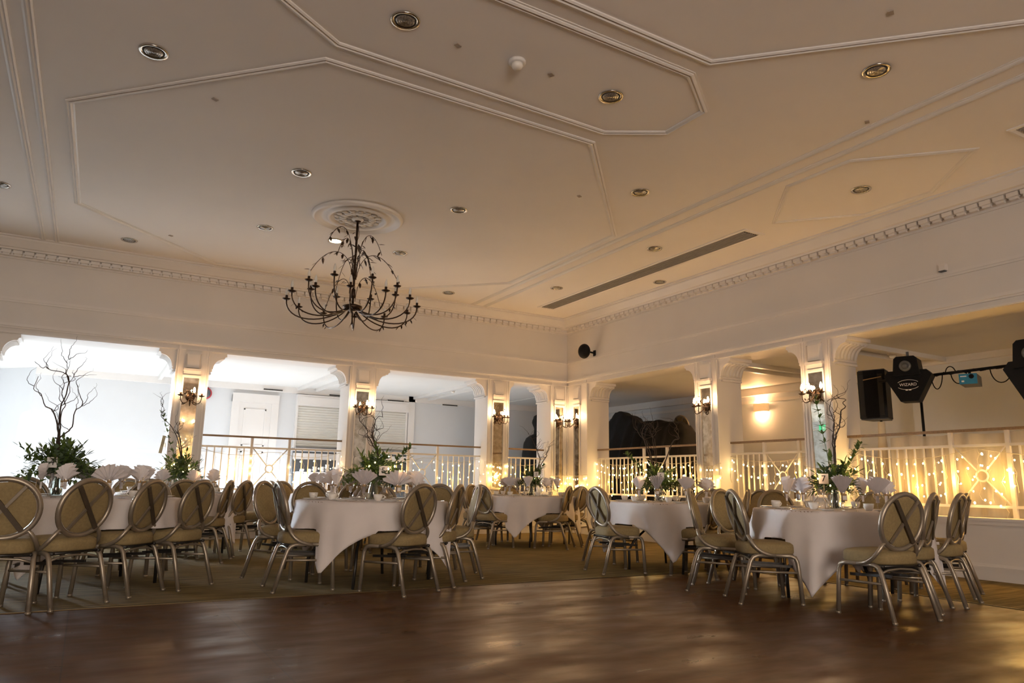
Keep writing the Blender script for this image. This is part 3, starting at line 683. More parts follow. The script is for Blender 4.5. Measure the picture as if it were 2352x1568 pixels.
# ------------------------------------------------------------------ gallery railings
RZ = dict(bot=.81, mid=1.525, top=1.705); RD = -.27
def railing(P, s0, s1, post, lab):
    t = thing('railing', lab, 'railing', (0, 0, 0), 0, 'white railings with wooden handrails between the pilasters')
    b = MB(); b.bb((s0, RD-.028, RZ['top']-.012), (s1, RD+.028, RZ['top']+.02)); b.build('handrail', M_HAND, t, xf=P)
    b = MB(); b.bb((s0, RD-.016, RZ['mid']-.016), (s1, RD+.016, RZ['mid']+.016)); b.build('top_rail', M_RAIL, t, xf=P)
    b = MB(); b.bb((s0, RD-.016, RZ['bot']-.016), (s1, RD+.016, RZ['bot']+.016)); b.build('bottom_rail', M_RAIL, t, xf=P)
    for s in post:
        b = MB(); b.bb((s-.022, RD-.022, LEDGE+.03), (s+.022, RD+.022, RZ['top']-.012)); b.build('post', M_RAIL, t, xf=P)
    segs = [(s0, s1)] if not post else [(s0, post[0]), (post[1], s1)]
    for a, c in segs:
        n = max(2, round((c-a)/.118))
        for i in range(1, n):
            s = a+(c-a)*i/n; b = MB(); b.bb((s-.009, RD-.009, RZ['bot']), (s+.009, RD+.009, RZ['mid'])); b.build('baluster', M_RAIL, t, xf=P)
    if not post:
        pass
    else:
        a, c = post; m = (a+c)/2; z = (RZ['bot']+RZ['mid'])/2; rr = .065
        b = MB(); b.tube([(m+rr*math.cos(q*PI/12), RD, z+rr*math.sin(q*PI/12)) for q in range(24)], .012, 6, True); b.build('ring', M_RAIL, t, xf=P)
        for sx in (-1, 1):
            for sz in (-1, 1):
                e = Vector((m+sx*((c-a)/2-.02), RD, z+sz*(RZ['mid']-RZ['bot'])/2)); o = Vector((m, RD, z)); d = (e-o).normalized()
                b = MB(); b.tube([o+d*rr, e], .010, 6); b.build('cross_bar', M_RAIL, t, xf=P)
    return t
railing(PA, 1.61, 4.06, (2.46, 3.11), 'railing in the bright opening left of the second pilaster')
railing(PA, 4.58, 6.98, (5.40, 6.02), 'railing in the opening right of the second pilaster, behind the front middle table')
railing(PA, 7.49, 8.526, (), 'short railing in the narrow opening beside the room corner')
railing(PB, 9.22, 12.38, (10.27, 10.92), 'railing in front of the black draped heap, behind the black drapes table')
railing(PB, 7.03, 8.70, (7.36, 8.02), 'railing below the boxy wall light')
railing(PB, 3.05, 6.53, (4.47, 5.12), 'long railing at the right with a sheer white cloth behind it')
tag(bpy.data.objects['railing'], bpy.data.objects['railing']['label'], 'railing')

# ------------------------------------------------------------------ fairy lights
_fb = MB(); _fb.sphere((0, 0, 0), (.0105, .0105, .0145), 8, 6)
FB = _fb.build('bulb', M_FAIRY); FB_ME = FB.data; bpy.data.objects.remove(FB)
def bulb_at(parent, p, k=1):
    o = bpy.data.objects.new('bulb', FB_ME); COL.objects.link(o); o.parent = parent; o.location = p; o.scale = (k, k, k)
    return o
def fairy(P, s0, s1, dep, ztop, zbot, lab, per=4.2, sag=.10, lights=2, bulbs=None, power=None):
    t = thing('fairy_lights', lab, 'fairy lights', (0, 0, 0), 0, 'warm fairy lights hung along the arcade')
    n = max(2, int((s1-s0)*per)); wm = MB(); top = []; nb = 0
    for i in range(n+1):
        u = i/n; s = s0+(s1-s0)*u
        z = ztop-sag*4*((u*max(1, round((s1-s0)/1.2))) % 1)*(1-(u*max(1, round((s1-s0)/1.2))) % 1)-.01*random.random(); top.append((s, dep, z))
    wm.tube([P(*q) for q in top], .0035, 5)
    for s, d, z in top:
        L = random.choice((.22, .36, .5, .62))*(ztop-zbot)/.62; pts = [(s, d, z)]; m = max(3, int(L/.065))
        for j in range(1, m+1):
            pts.append((s+random.uniform(-.025, .025), d+random.uniform(-.012, .012), z-L*j/m))
        wm.tube([P(*q) for q in pts], .0028, 4)
        for j in range(1, m+1, 2):
            if nb < 98 and pts[j][2] > zbot-.05:
                q = pts[j]; sx = random.choice((-.028, .028)); wm.tube([P(*q), P(q[0]+sx, q[1]+.006, q[2]+random.uniform(-.012, .012))], .004, 4)
                bulb_at(t, P(q[0]+sx*1.3, q[1]+.008, q[2]), random.uniform(.65, 1.05)); nb += 1
    wm.build('wire', M_WIRE, t)
    for k in range(lights):
        l = bpy.data.lights.new('fairy_glow', 'POINT'); l.energy = power or P_FAIRY; l.color = GOLD; l.shadow_soft_size = .05
        lo = bpy.data.objects.new('fairy_glow', l); COL.objects.link(lo); lo.parent = t
        lo.location = P(s0+(s1-s0)*(k+.5)/lights, dep+.05, (ztop+zbot)/2-.1*(k % 2))
fairy(PA, 1.64, 4.03, RD+.05, 1.49, .83, 'fairy lights on the bright railing left of the second pilaster', lights=2, per=5)
fairy(PA, 4.62, 6.95, RD+.05, 1.49, .83, 'fairy lights on the railing behind the front middle table', lights=2, per=5)
fairy(PA, 4.02, 4.62, .03, 1.25, .75, 'fairy lights low on the pilaster behind the front middle table', lights=1, per=6, sag=.03)
fairy(PA, 6.93, 7.52, .03, 1.42, .72, 'dense fairy lights on the pilaster left of the narrow opening', lights=2, per=9, sag=.03)
fairy(PA, 7.52, 8.5, RD+.05, 1.47, .80, 'fairy lights on the short railing beside the room corner', lights=1, per=5)
fairy(PA, 8.50, 8.93, .03, 1.18, .70, 'fairy lights on the wall just left of the room corner', lights=1, per=8, sag=.02, power=P_FAIRY*.6)
fairy(PB, 12.36, 13.1, .03, 1.20, .70, 'fairy lights on the wall just right of the room corner', lights=2, per=8, sag=.02, power=P_FAIRY*.6)
fairy(PB, 9.24, 10.8, RD+.05, 1.49, .74, 'right run of fairy lights on the railing before the black drapes', lights=2, per=8.5)
fairy(PB, 10.8, 12.36, RD+.05, 1.49, .74, 'left run of fairy lights on the railing before the black drapes', lights=2, per=8.5)
fairy(PB, 8.66, 9.26, .03, 1.38, .70, 'bright cluster of fairy lights on the pilaster behind the black drapes table', lights=2, per=10, sag=.05)
fairy(PB, 7.05, 8.68, RD+.05, 1.49, .76, 'fairy lights on the railing below the boxy wall light', lights=2, per=8)
fairy(PB, 6.5, 7.06, .03, 1.30, .80, 'few fairy lights on the pilaster behind the front right table', lights=1, per=5, sag=.04)
fairy(PB, 4.8, 6.5, RD+.05, 1.49, .74, 'left run of fairy lights on the long right railing', lights=3, per=8.2, power=P_FAIRY*1.8)
fairy(PB, 3.1, 4.8, RD+.05, 1.49, .74, 'right run of fairy lights glowing on the sheer cloth', lights=3, per=8.2, power=P_FAIRY*2.2)
fairy(lambda s, d, z: (s, YF+.02+d, z), 2.4, 4.2, .03, 2.5, .9, 'fairy light curtain on the rear wall seen in the mirror', lights=3, per=7, power=P_FAIRY*2)

# sheer cloth behind the long railing
b = MB()
def vo(u, v):
    s = 3.0+2.95*u; dip = .025*abs(math.sin(u*PI*4.4)); zt = 1.69-dip
    return (s, RD-.07-.02*math.sin(s*26+v*2)-.03*(1-v)*math.sin(s*9), .69+(zt-.69)*v)
b.grid(vo, 110, 14); tag(b.build('sheer_cloth', M_VOILE, xf=PB, recalc=False), 'sheer white cloth hung behind the long right railing', 'cloth')

# ------------------------------------------------------------------ speaker, stand, disco lights, draped heaps
t = thing('loudspeaker', 'tall black loudspeaker on a cloth-wrapped stand in the right gallery', 'loudspeaker', (10.35, 6.78, 2.02), .25)
b = MB(); b.prism([(-.20, -.20), (.16, -.15), (.18, 0), (.16, .15), (-.20, .20), (-.24, .1), (-.24, -.1)], .02, .74); b.build('cabinet', M_BLACK, t)
b = MB(); b.box((-.235, 0, .37), (.01, .34, .62)); b.build('grille', mat('speaker_grille', (.01, .01, .01), .7, bump=.5, bscale=300, var=.2), t)
for z in (0, .74):
    b = MB(); b.prism([(-.19, -.19), (.15, -.14), (.15, .14), (-.19, .19)], z, z+.018); b.build('end_cap', M_GREYM, t)
b = MB(); b.tube([(-.25, .10, .60), (-.25, -.16, .63)], .008, 5); b.build('handle', M_KRAFT, t)
t = thing('speaker_stand', 'speaker stand wrapped in stretchy white cloth', 'stand', (10.4, 6.78, GF))
b = MB(); b.grid(lambda u, v: (lambda a, r: ((.05+r*.9)*math.cos(a)*(1+.25*(1-v)*math.cos(3*a)), (.05+r*.9)*math.sin(a)*(1+.25*(1-v)*math.cos(3*a)), 1.40*v))(2*PI*u, .30*(1-v)**2.2), 36, 14, True); b.build('stretch_cover', M_SHEER, t)
b = MB(); b.tube([(0, 0, .02), (0, 0, 1.43)], .018, 8); b.build('pole', M_BLACK, t)
for k in range(3):
    a = 2*PI*k/3; b = MB(); b.tube([(0, 0, .6), (.27*math.cos(a), .27*math.sin(a), .03)], .012, 6); b.build('leg', M_BLACK, t)

LX = 10.0
t = thing('lighting_stand', 'black T-bar lighting stand with trailing cables in the right gallery', 'stand', (LX, 5.90, GF))
b = MB(); b.tube([(0, 0, .3), (0, 0, 1.95)], .018, 8); b.build('pole', M_BLACK, t)
b = MB(); b.tube([(0, .60, 1.955), (0, -2.1, 1.96)], .02, 8); b.build('cross_bar', M_BLACK, t)
for k in range(3):
    a = 2*PI*k/3+.4; b = MB(); b.tube([(0, 0, .75), (.34*math.cos(a), .34*math.sin(a), .01)], .013, 6); b.build('leg', M_BLACK, t)
b = MB(); pts = []
for i in range(40): u = i/39; pts.append((.022*math.cos(u*60), -.1-u*1.9, 1.955+.022*math.sin(u*60)))
b.tube(pts, .007, 5)
for y0, y1, dz in ((-.18, -.34, -.22), (-.45, -.66, -.17), (-.95, -1.22, -.22), (-.38, -.52, .1)): b.tube(bez((-.02, y0, 1.95), (-.03, y0-.02, 1.95+dz*1.2), (-.03, y1+.02, 1.95+dz*1.2), (-.02, y1, 1.95), 14), .007, 5)
b.build('cable', M_BLACK, t)
def effect(y, z, lab, rz, k=1.0):
    t = thing('disco_light', lab, 'disco light', (LX-.16, y, z), rz, 'black disco lights on the T-bar')
    # local: -X faces the room; wide top, narrow bottom
    b = MB(); prof = [(-.11, -.33), (.11, -.33), (.30, .03), (.24, .10), (-.24, .10), (-.30, .03)]; n = len(prof)
    vs = [(x, y_*k, z_*k) for x in (-.13, .13) for y_, z_ in prof]; b.add(vs, [tuple(range(n)), tuple(range(2*n-1, n-1, -1))]+[(i, (i+1) % n, n+(i+1) % n, n+i) for i in range(n)]); b.build('body', M_BLACK, t)
    b = MB(); prof = [(-.17, .02), (.17, .02), (.145, .26), (.11, .29), (-.11, .29), (-.145, .26)]
    vs = [(x, y_*k, z_*k) for x in (-.20, .10) for y_, z_ in prof]; b.add(vs, [tuple(range(n)), tuple(range(2*n-1, n-1, -1))]+[(i, (i+1) % n, n+(i+1) % n, n+i) for i in range(n)]); b.build('lamp_hood', M_BLACK, t)
    b = MB(); b.lathe([(.05, 0), (.075, 0), (.075, .03), (.05, .03)], 20); b.sphere((0, 0, .01), .05); b.build('lens', M_GREYM, t, (-.2, 0, .15*k), xf=lambda x, y, z: (-z, x, y))
    b = MB(); b.box((0, .03, .16), (.03, .3*k, .03)); b.box((0, .0, .32), (.03, .03, .12)); b.build('yoke', M_GREYM, t)
    b = MB(); b.tube([(-.133, .145*math.cos(q*PI/12), -.10*k+.068*math.sin(q*PI/12)) for q in range(2, 11)], .003, 5); b.tube([(-.133, .145*math.cos(q*PI/12), -.10*k-.068*math.sin(q*PI/12)) for q in range(2, 11)], .003, 5); b.build('logo_ring', M_CARD, t)
    lettering('lettering', 'WIZARD', .055, M_CARD, t, (-.134, 0, -.10*k), (PI/2, 0, -PI/2))
    b = MB(); b.box((-.132, .02, -.175*k), (.003, .03, .012)); b.box((-.132, -.02, -.175*k), (.003, .03, .012)); b.build('small_print', M_CARD, t)
effect(5.94, 2.52, 'black disco light with white oval lettering beside the loudspeaker', .35)
effect(4.30, 2.44, 'black disco light cut off by the right edge of the photo', -.1, 1.25)
t = thing('laser_box', 'blue laser projector box hanging under the T-bar', 'projector', (LX, 5.22, 2.43), .35)
b = MB(); b.box((.06, 0, 0), (.40, .20, .13)); b.build('housing', M_GREYM, t)
b = MB(); b.box((-.145, 0, 0), (.012, .205, .135)); b.build('front_panel', M_BLUE, t)
b = MB(); b.lathe([(0, 0), (.03, 0), (.03, .012), (.02, .012), (.02, .004), (0, .004)], 18); b.build('aperture', M_BLACK, t, (-.15, -.04, .03), xf=lambda x, y, z: (-z, x, y))
b = MB(); b.box((0, .04, .035), (.004, .07, .012)); b.box((0, .05, -.03), (.004, .03, .02)); b.build('panel_print', M_CARD, t, (-.152, .01, 0))
b = MB(); b.box((.03, 0, .09), (.025, .03, .1)); b.build('hanging_clamp', M_BLACK, t)

t = thing('wall_speaker', 'round black speaker on a bracket high on the right wall by the corner', 'speaker', (XB, 12.12, 3.72))
b = MB(); b.sphere((0, 0, 0), (.115, .15, .155), 24, 14); b.build('shell', M_BLACK, t, (-.26, .02, 0))
b = MB(); b.box((-.01, 0, -.02), (.02, .07, .12)); b.tube([(0, 0, -.02), (-.2, 0, -.0)], .018, 8); b.build('bracket', M_BLACK, t)
t = thing('alarm_sensor', 'small white alarm sensor high on the right wall above the band', 'sensor', (XB, 4.845, 3.70))
b = MB(); b.prism([(0, -.05), (-.05, -.035), (-.05, .035), (0, .05)], -.035, .05); b.build('housing', M_TRIM, t)
b = MB(); b.box((-.04, 0, -.045), (.06, .07, .01)); b.build('lens', M_GREYM, t)

# black cloth over stacked furniture
def heap(name, lab, lo, hi, topf, loc):
    nx, ny = 34, 70
    b = MB()
    def fn(u, v):
        # u around depth, v along: drape skirt on all sides
        s = lo[1]+(hi[1]-lo[1])*v; x = lo[0]+(hi[0]-lo[0])*u
        z = topf(u, v); return (x+(.03*math.sin(s*11+x*5)+.05*math.sin(s*17+z*1.5))*(1 if z < 2.1 else .3), s, z+(.02*math.sin(s*9+x*6) if z > 2 else 0))
    b.grid(fn, nx, ny)
    return tag(b.build(name, M_DRAPE), lab, 'cloth')
def prof(kn, v):
    for (a, za), (c, zc) in zip(kn, kn[1:]):
        if a <= v <= c:
            t_ = (v-a)/(c-a); t_ = t_*t_*(3-2*t_); return za+(zc-za)*t_
    return kn[-1][1]
KN = [(0, GF), (.012, 1.2), (.03, 1.75), (.09, 2.18), (.13, 2.34), (.20, 2.40), (.28, 2.38), (.36, 2.46), (.45, 2.45), (.55, 2.42), (.70, 2.62), (.80, 2.76), (.88, 2.62), (.93, 2.46), (.97, 2.3), (1, GF)]
def hp(u, v):
    top = prof(KN, v); e = min(u, 1-u)
    f = 1 if e > .42 else math.sin(e/.42*PI/2)**.55
    return GF+.004+(top-GF)*f+.03*math.sin(v*60+u*9)*(f < .98)
heap('black_cloth', 'large black cloth draped over stacked furniture in the right gallery', (10.55, 11.42), (11.75, 14.6), hp, None)
t = thing('covered_stack', 'tall hooded stack under a black cloth seen through the narrow opening', 'cloth', (9.72, 15.4, GF))
b = MB()
KN2 = [(0, .62), (.25, .56), (.5, .50), (.62, .47), (.70, .40), (.745, .20), (.80, .19), (.88, .25), (.95, .20), (1, .015)]
b.grid(lambda u, v: (lambda a, r: (r*math.cos(a)*(1+.06*(1-v)*math.sin(9*a)), r*.8*math.sin(a)*(1+.06*(1-v)*math.cos(7*a)), 2.16*v))(2*PI*u, prof(KN2, v)), 64, 40, True)
b.build('black_cover', M_DRAPE, t)
b = MB(); b.lathe([(.23, 1.6), (.21, 1.57), (.23, 1.54)], 24, smooth=True); b.build('tie_band', M_BLACK, t)

# green exit sign hung at the left end of the gallery, seen in a mirror
t = thing('exit_sign', 'green running man exit sign reflected in the mirror behind the front right table', 'sign', (-4.35, 16.6, 2.78))
b = MB(); b.box((0, 0, 0), (.03, .45, .2)); b.build('panel', M_GREEN, t, xf=lambda x, y, z: (x, y, z))
b = MB(); b.box((.018, -.1, 0), (.004, .12, .09)); b.box((.018, .05, .03), (.004, .05, .05)); b.box((.018, .05, -.03), (.004, .08, .06)); b.build('pictogram', M_CARD, t)
b = MB(); b.box((0, 0, .22), (.02, .02, .24)); b.build('hanger', M_CHROME, t)

# ------------------------------------------------------------------ banquet chairs  (local: +Y is the way the sitter faces)
def oval(k, n, rx, rz, zc, yc, lean):
    q = 2*PI*k/n; return (rx*math.cos(q), yc-(rz*math.sin(q))*lean, zc+rz*math.sin(q))
BZ, BRX, BRZ, LEAN, BY = .735, .222, .212, .24, -.215
def make_chair():
    t = thing('banquet_chair', 'x', 'chair', (0, 0, 0), 0, 'oval-back banquet chairs around the tables')
    b = MB()
    def se(u, v):
        a = 2*PI*u; c, s = math.cos(a), math.sin(a); e = .55
        x = (abs(c)**e)*math.copysign(1, c); y = (abs(s)**e)*math.copysign(1, s)
        k = [0, .97, 1.0, 1.0, .985, .90, .72, .4, .0][int(round(v*8))]; z = [.415, .415, .43, .47, .492, .508, .518, .523, .525][int(round(v*8))]
        wf = .225+.012*y
        return (x*wf*k, .01+y*.225*k, z)
    b.grid(se, 36, 9, True); b.build('seat', M_SEAT, t)
    b = MB()
    for sx in (-1, 1): b.tube([(sx*.20, .20, .402), (sx*.20, -.19, .402)], .013, 6)
    b.tube([(-.20, .19, .402), (.20, .19, .402)], .012, 6); b.tube([(-.20, -.17, .402), (.20, -.17, .402)], .012, 6); b.build('seat_frame', M_DARKBAR, t)
    for sx in (-1, 1):
        fr = [(sx*.232, .245, 0), (sx*.222, .228, .30), (sx*.219, .222, .355), (sx*.217, .205, .39), (sx*.216, .165, .404), (sx*.215, .0, .408)]
        b = MB(); b.tube(fr, .0185, 8); b.lathe([(0, 0), (.02, 0), (.02, .018), (0, .018)], 8, (sx*.232, .245, 0)); b.build('leg', M_CHAIR, t)
        rr = [(sx*.24, -.285, 0), (sx*.226, -.205, .28), (sx*.221, -.178, .36), (sx*.218, -.155, .392), (sx*.216, -.115, .406), (sx*.215, .0, .408)]
        b = MB(); b.tube(rr, .0185, 8); b.lathe([(0, 0), (.02, 0), (.02, .018), (0, .018)], 8, (sx*.24, -.285, 0)); b.build('leg', M_CHAIR, t)
        b = MB(); b.tube([(sx*.224, .232, .265), (sx*.226, -.20, .275)], .010, 6); b.build('stretcher', M_CHAIR, t)
    b = MB(); b.tube([(-.222, -.17, .345), (-.13, -.165, .372), (0, -.163, .38), (.13, -.165, .372), (.222, -.17, .345)], .010, 6); b.build('stretcher', M_CHAIR, t)
    for sx in (-.1, .1):
        b = MB(); b.bar((sx, -.17, .325), (sx, .22, .305), .018, .022); b.build('stacking_bar', M_DARKBAR, t)
    b = MB(); b.tube([oval(k, 40, BRX, BRZ, BZ, BY, LEAN) for k in range(40)], .0205, 8, True)
    for sx in (-1, 1):
        b.tube([oval(-8-0 if sx > 0 else 28, 40, BRX, BRZ, BZ, BY, LEAN)]+bez((sx*.165, -.178, .575), (sx*.235, -.165, .50), (sx*.238, -.12, .42), (sx*.222, .035, .405), 10), .0165, 8)
    b.build('back_frame', M_CHAIR, t)
    b = MB()
    def pad(front):
        def fn(u, v):
            a = 2*PI*u; r = [0, .35, .62, .82, .94, 1.0][int(round(v*5))]; bulge = [.040, .038, .033, .025, .015, -.004][int(round(v*5))] if front else [.012, .012, .012, .012, .012, .004][int(round(v*5))]
            x = BRX*.90*r*math.cos(a); zz = BRZ*.90*r*math.sin(a)
            return (x, BY-zz*LEAN+(bulge if front else -bulge), BZ+zz)
        return fn
    b.grid(pad(True), 36, 6, True); b.grid(pad(False), 36, 6, True); b.build('backrest', M_SEAT, t)
    for sx, off in ((1, -.026), (-1, -.030)):
        q0, q1 = (.30, 1.30) if sx > 0 else (.70, 1.70)
        p0 = Vector((BRX*.93*math.cos(PI*q0), BY-BRZ*.93*math.sin(PI*q0)*LEAN+off, BZ+BRZ*.93*math.sin(PI*q0)))
        p1 = Vector((BRX*.93*math.cos(PI*q1), BY-BRZ*.93*math.sin(PI*q1)*LEAN+off, BZ+BRZ*.93*math.sin(PI*q1)))
        b = MB(); b.bar(p0, p1, .014, .022 if sx > 0 else .034, (1, 0, 0) if False else (p1-p0).cross(Vector((0, 1, LEAN)))); b.build('cross_bar', M_CHAIR if sx > 0 else M_XBAR, t)
    return t
# (table, foot-centre x, y, facing dx, dy); rear-leg midpoints were measured on the floor
CH = [
 ('4', -.49, 6.44, .03, 1, 1), ('4', .067, 6.63, -.648, .762, 1), ('4', .555, 7.14, -.80, .60, 1), ('4', .97, 7.38, -.747, .665, 1), ('4', .52, 8.72, -.42, -.9, 0), ('4', -.42, 8.74, .4, -.9, 0), ('4', -.9, 7.9, 1, 0, 0),
 ('3', 1.88, 10.23, -.79, .61, 1), ('3', 1.08, 9.85, -.45, .89, 1), ('3', 1.58, 9.62, -.93, .36, 1), ('3', 2.12, 11.15, -.95, -.3, 0), ('3', .62, 11.75, .3, -.95, 0), ('3', 1.5, 11.8, -.3, -.95, 0), ('3', .3, 10.5, .95, .2, 0),
 ('5', 1.526, 7.01, 1, -.02, 1), ('5', 2.693, 6.226, -.465, .885, 1), ('5', 3.27, 6.64, -.773, .634, 1), ('5', 3.77, 7.2, -.945, .33, 1), ('5', 1.84, 7.92, .72, -.66, 0), ('5', 2.33, 8.35, .25, -.97, 0), ('5', 2.95, 8.25, -.35, -.93, 0), ('5', 3.42, 7.85, -.8, -.55, 0),
 ('2', 3.30, 10.05, .1, 1, 1), ('2', 2.52, 10.75, 1, .1, 0), ('2', 2.85, 11.8, .5, -.85, 0), ('2', 4.28, 10.75, -1, .1, 0), ('2', 3.7, 11.9, -.3, -.95, 0),
 ('1', 6.69, 9.69, -.66, .75, 1), ('1', 7.14, 10.02, -.8, .6, 1), ('1', 5.62, 10.32, .97, .22, 0), ('1', 5.66, 10.95, .93, -.36, 0), ('1', 6.0, 11.35, .5, -.86, 0), ('1', 6.66, 11.42, -.1, -1, 0), ('1', 7.4, 10.75, -.97, -.15, 0),
 ('6', 5.135, 6.98, .98, -.18, 1), ('6', 6.2, 6.02, -.44, .9, 1), ('6', 6.08, 7.88, .2, -.98, 0), ('6', 7.22, 7.32, -.88, -.47, 0), ('6', 6.86, 6.2, -.75, .66, 1), ('6', 7.3, 6.72, -.97, .2, 0),
 ('7', 5.06, 4.83, .85, -.5, 1), ('7', 5.53, 3.44, .12, .99, 1), ('7', 6.27, 3.64, -.35, .937, 1), ('7', 6.82, 3.72, -.26, .965, 1), ('7', 7.45, 4.01, -.36, .93, 1), ('7', 5.45, 5.36, .64, -.77, 0), ('7', 5.98, 5.52, .2, -.98, 0), ('7', 6.75, 5.58, -.3, -.95, 0), ('7', 7.28, 4.95, -.92, -.38, 0),
]
TB = {'4': (.08, 8.0, 30, (0, 0)), '5': (2.56, 7.26, 31, (0, 0)), '7': (6.27, 4.62, 15, (0, 0)), '6': (6.33, 6.97, 0, (0, 0)), '1': (6.5, 10.6, 17, (0, 0)), '3': (1.1, 10.8, 40, (0, 0)), '2': (3.4, 11.0, 45, (0, 0))}
TDESC = {'4': 'the front left table', '3': 'the table behind the front left one', '5': 'the front middle table', '2': 'the table behind the front middle one',
         '1': 'the far table by the room corner', '6': 'the table before the black drapes', '7': 'the front right table'}
chair0 = make_chair(); chairs = []
for i, (tb, x, y, dx, dy, rear) in enumerate(CH):
    d = Vector((dx, dy)).normalized(); o = chair0 if i == 0 else copy_tree(chair0)
    c = Vector((x, y))+d*(.285 if rear else .0)
    o.location = (c.x, c.y, 0); o.rotation_euler = (0, 0, math.atan2(d.y, d.x)-PI/2)
    chairs.append((tb, o, c, d))
for tb in TB:
    cs = sorted([c for c in chairs if c[0] == tb], key=lambda c: project(c[2].x, c[2].y, .75)[0])
    for k, (q, o, c, d) in enumerate(cs):
        vd = c.normalized(); f = d.dot(vd)
        how = 'back to camera' if f > .5 else ('facing camera' if f < -.5 else 'side-on')
        o['label'] = 'beige chair, %s, %s from left at %s' % (how, ORD[k], TDESC[tb])
CHL = 1

for k in range(6):
    o = copy_tree(chair0); o.location = (11.98-.03*k, 12.42, GF+.205*k); o.rotation_euler = (0, 0, -PI/2)
    o['label'] = ('gold-looking chair back showing above the black drape, topmost of its stack' if k == 5 else 'stacked spare chair behind the black drape, %s from the floor' % ORD[k]); o['group'] = 'spare chairs stacked behind the black drape'

# ------------------------------------------------------------------ round tables, cloths and settings
TZ, TR = .785, .75
def make_table(tb):
    x, y, tip, off = TB[tb]
    t = thing('round_table', '%s, round folding table under a white cloth' % TDESC[tb][4:], 'table', (x, y, 0), .4, 'round banquet tables')
    b = MB(); b.lathe([(0, TZ-.035), (TR, TZ-.035), (TR+.005, TZ-.018), (TR, TZ-.004), (0, TZ-.004)], 48); b.build('tabletop', M_HAND, t)
    for s in (-1, 1):
        for e in (-1, 1):
            b = MB(); b.tube([(s*.50, e*.34, .0), (s*.49, e*.35, .22), (s*.44, e*.30, .34), (s*.32, e*.20, .47), (s*.30, e*.18, TZ-.04)], .015, 7); b.build('leg', M_DARKBAR, t)
        b = MB(); b.tube([(s*.32, -.2, .47), (s*.32, .2, .47)], .01, 6); b.build('leg_brace', M_DARKBAR, t)
    b = MB(); b.bar((-.31, 0, .70), (.31, 0, .70), .03, .03); b.build('frame_bar', M_DARKBAR, t)
    # cloth
    half = 1.07 if tb == '7' else 1.02; base = math.atan2(-y, -x)+math.radians(-tip); rnd = random.Random(int(tb)*11+3); ph = rnd.random()*6
    near = [(c.x, c.y) for q, o, c, d in chairs if (c-Vector((x, y))).length < 1.6]
    def fn(u, v):
        a = 2*PI*u; loc_a = a-base+PI/4
        L = half/max(abs(math.cos(loc_a)), abs(math.sin(loc_a)))
        L += off[0]*math.cos(a)+off[1]*math.sin(a)
        r = v*L; R = TR+.012
        if r <= R: return (r*math.cos(a), r*math.sin(a), TZ+.003+(.0 if r < R-.03 else -.004))
        d = r-R; k = min(1, d/.25)
        corner = max(0, (L-half)/(half*.414))
        fold = (.022*math.sin(5*a+ph*3)+.026*math.sin(9*a+ph)+.017*math.sin(17*a+ph*2))*k*(.7+1.1*min(d, .6))
        flare = .015*k+.12*d*corner-.05*d*(1-corner)
        rr = R+flare+fold+.02*k
        an = a-.30*math.sin(4*(a-base))*.25*d*0
        px, py, z = rr*math.cos(an), rr*math.sin(an), TZ-d*(1-.06*corner)-.004
        for cx, cy in near:
            dx, dy = x+px-cx, y+py-cy
            if dx*dx+dy*dy < (.12 if tb == '4' else .045) and z < .535: z = .535+.0*d
        return (px, py, max(z, .03))
    b = MB(); vl = [0, .2, .4, .55, .62, .68, .705, .72, .735, .75, .765, .78, .80, .83, .86, .89, .92, .95, .975, 1]
    b.grid(lambda u, v: fn(u, v), 168, 46, True); 
    # denser rows near the rim
    cl = b.build('tablecloth', M_CLOTH, loc=(x, y, 0), recalc=False)
    sm = cl.modifiers.new('thick', 'SOLIDIFY'); sm.thickness = .003; sm.offset = 1
    tag(cl, 'square white cloth draped over %s' % TDESC[tb], 'tablecloth', 'white tablecloths')
    return t

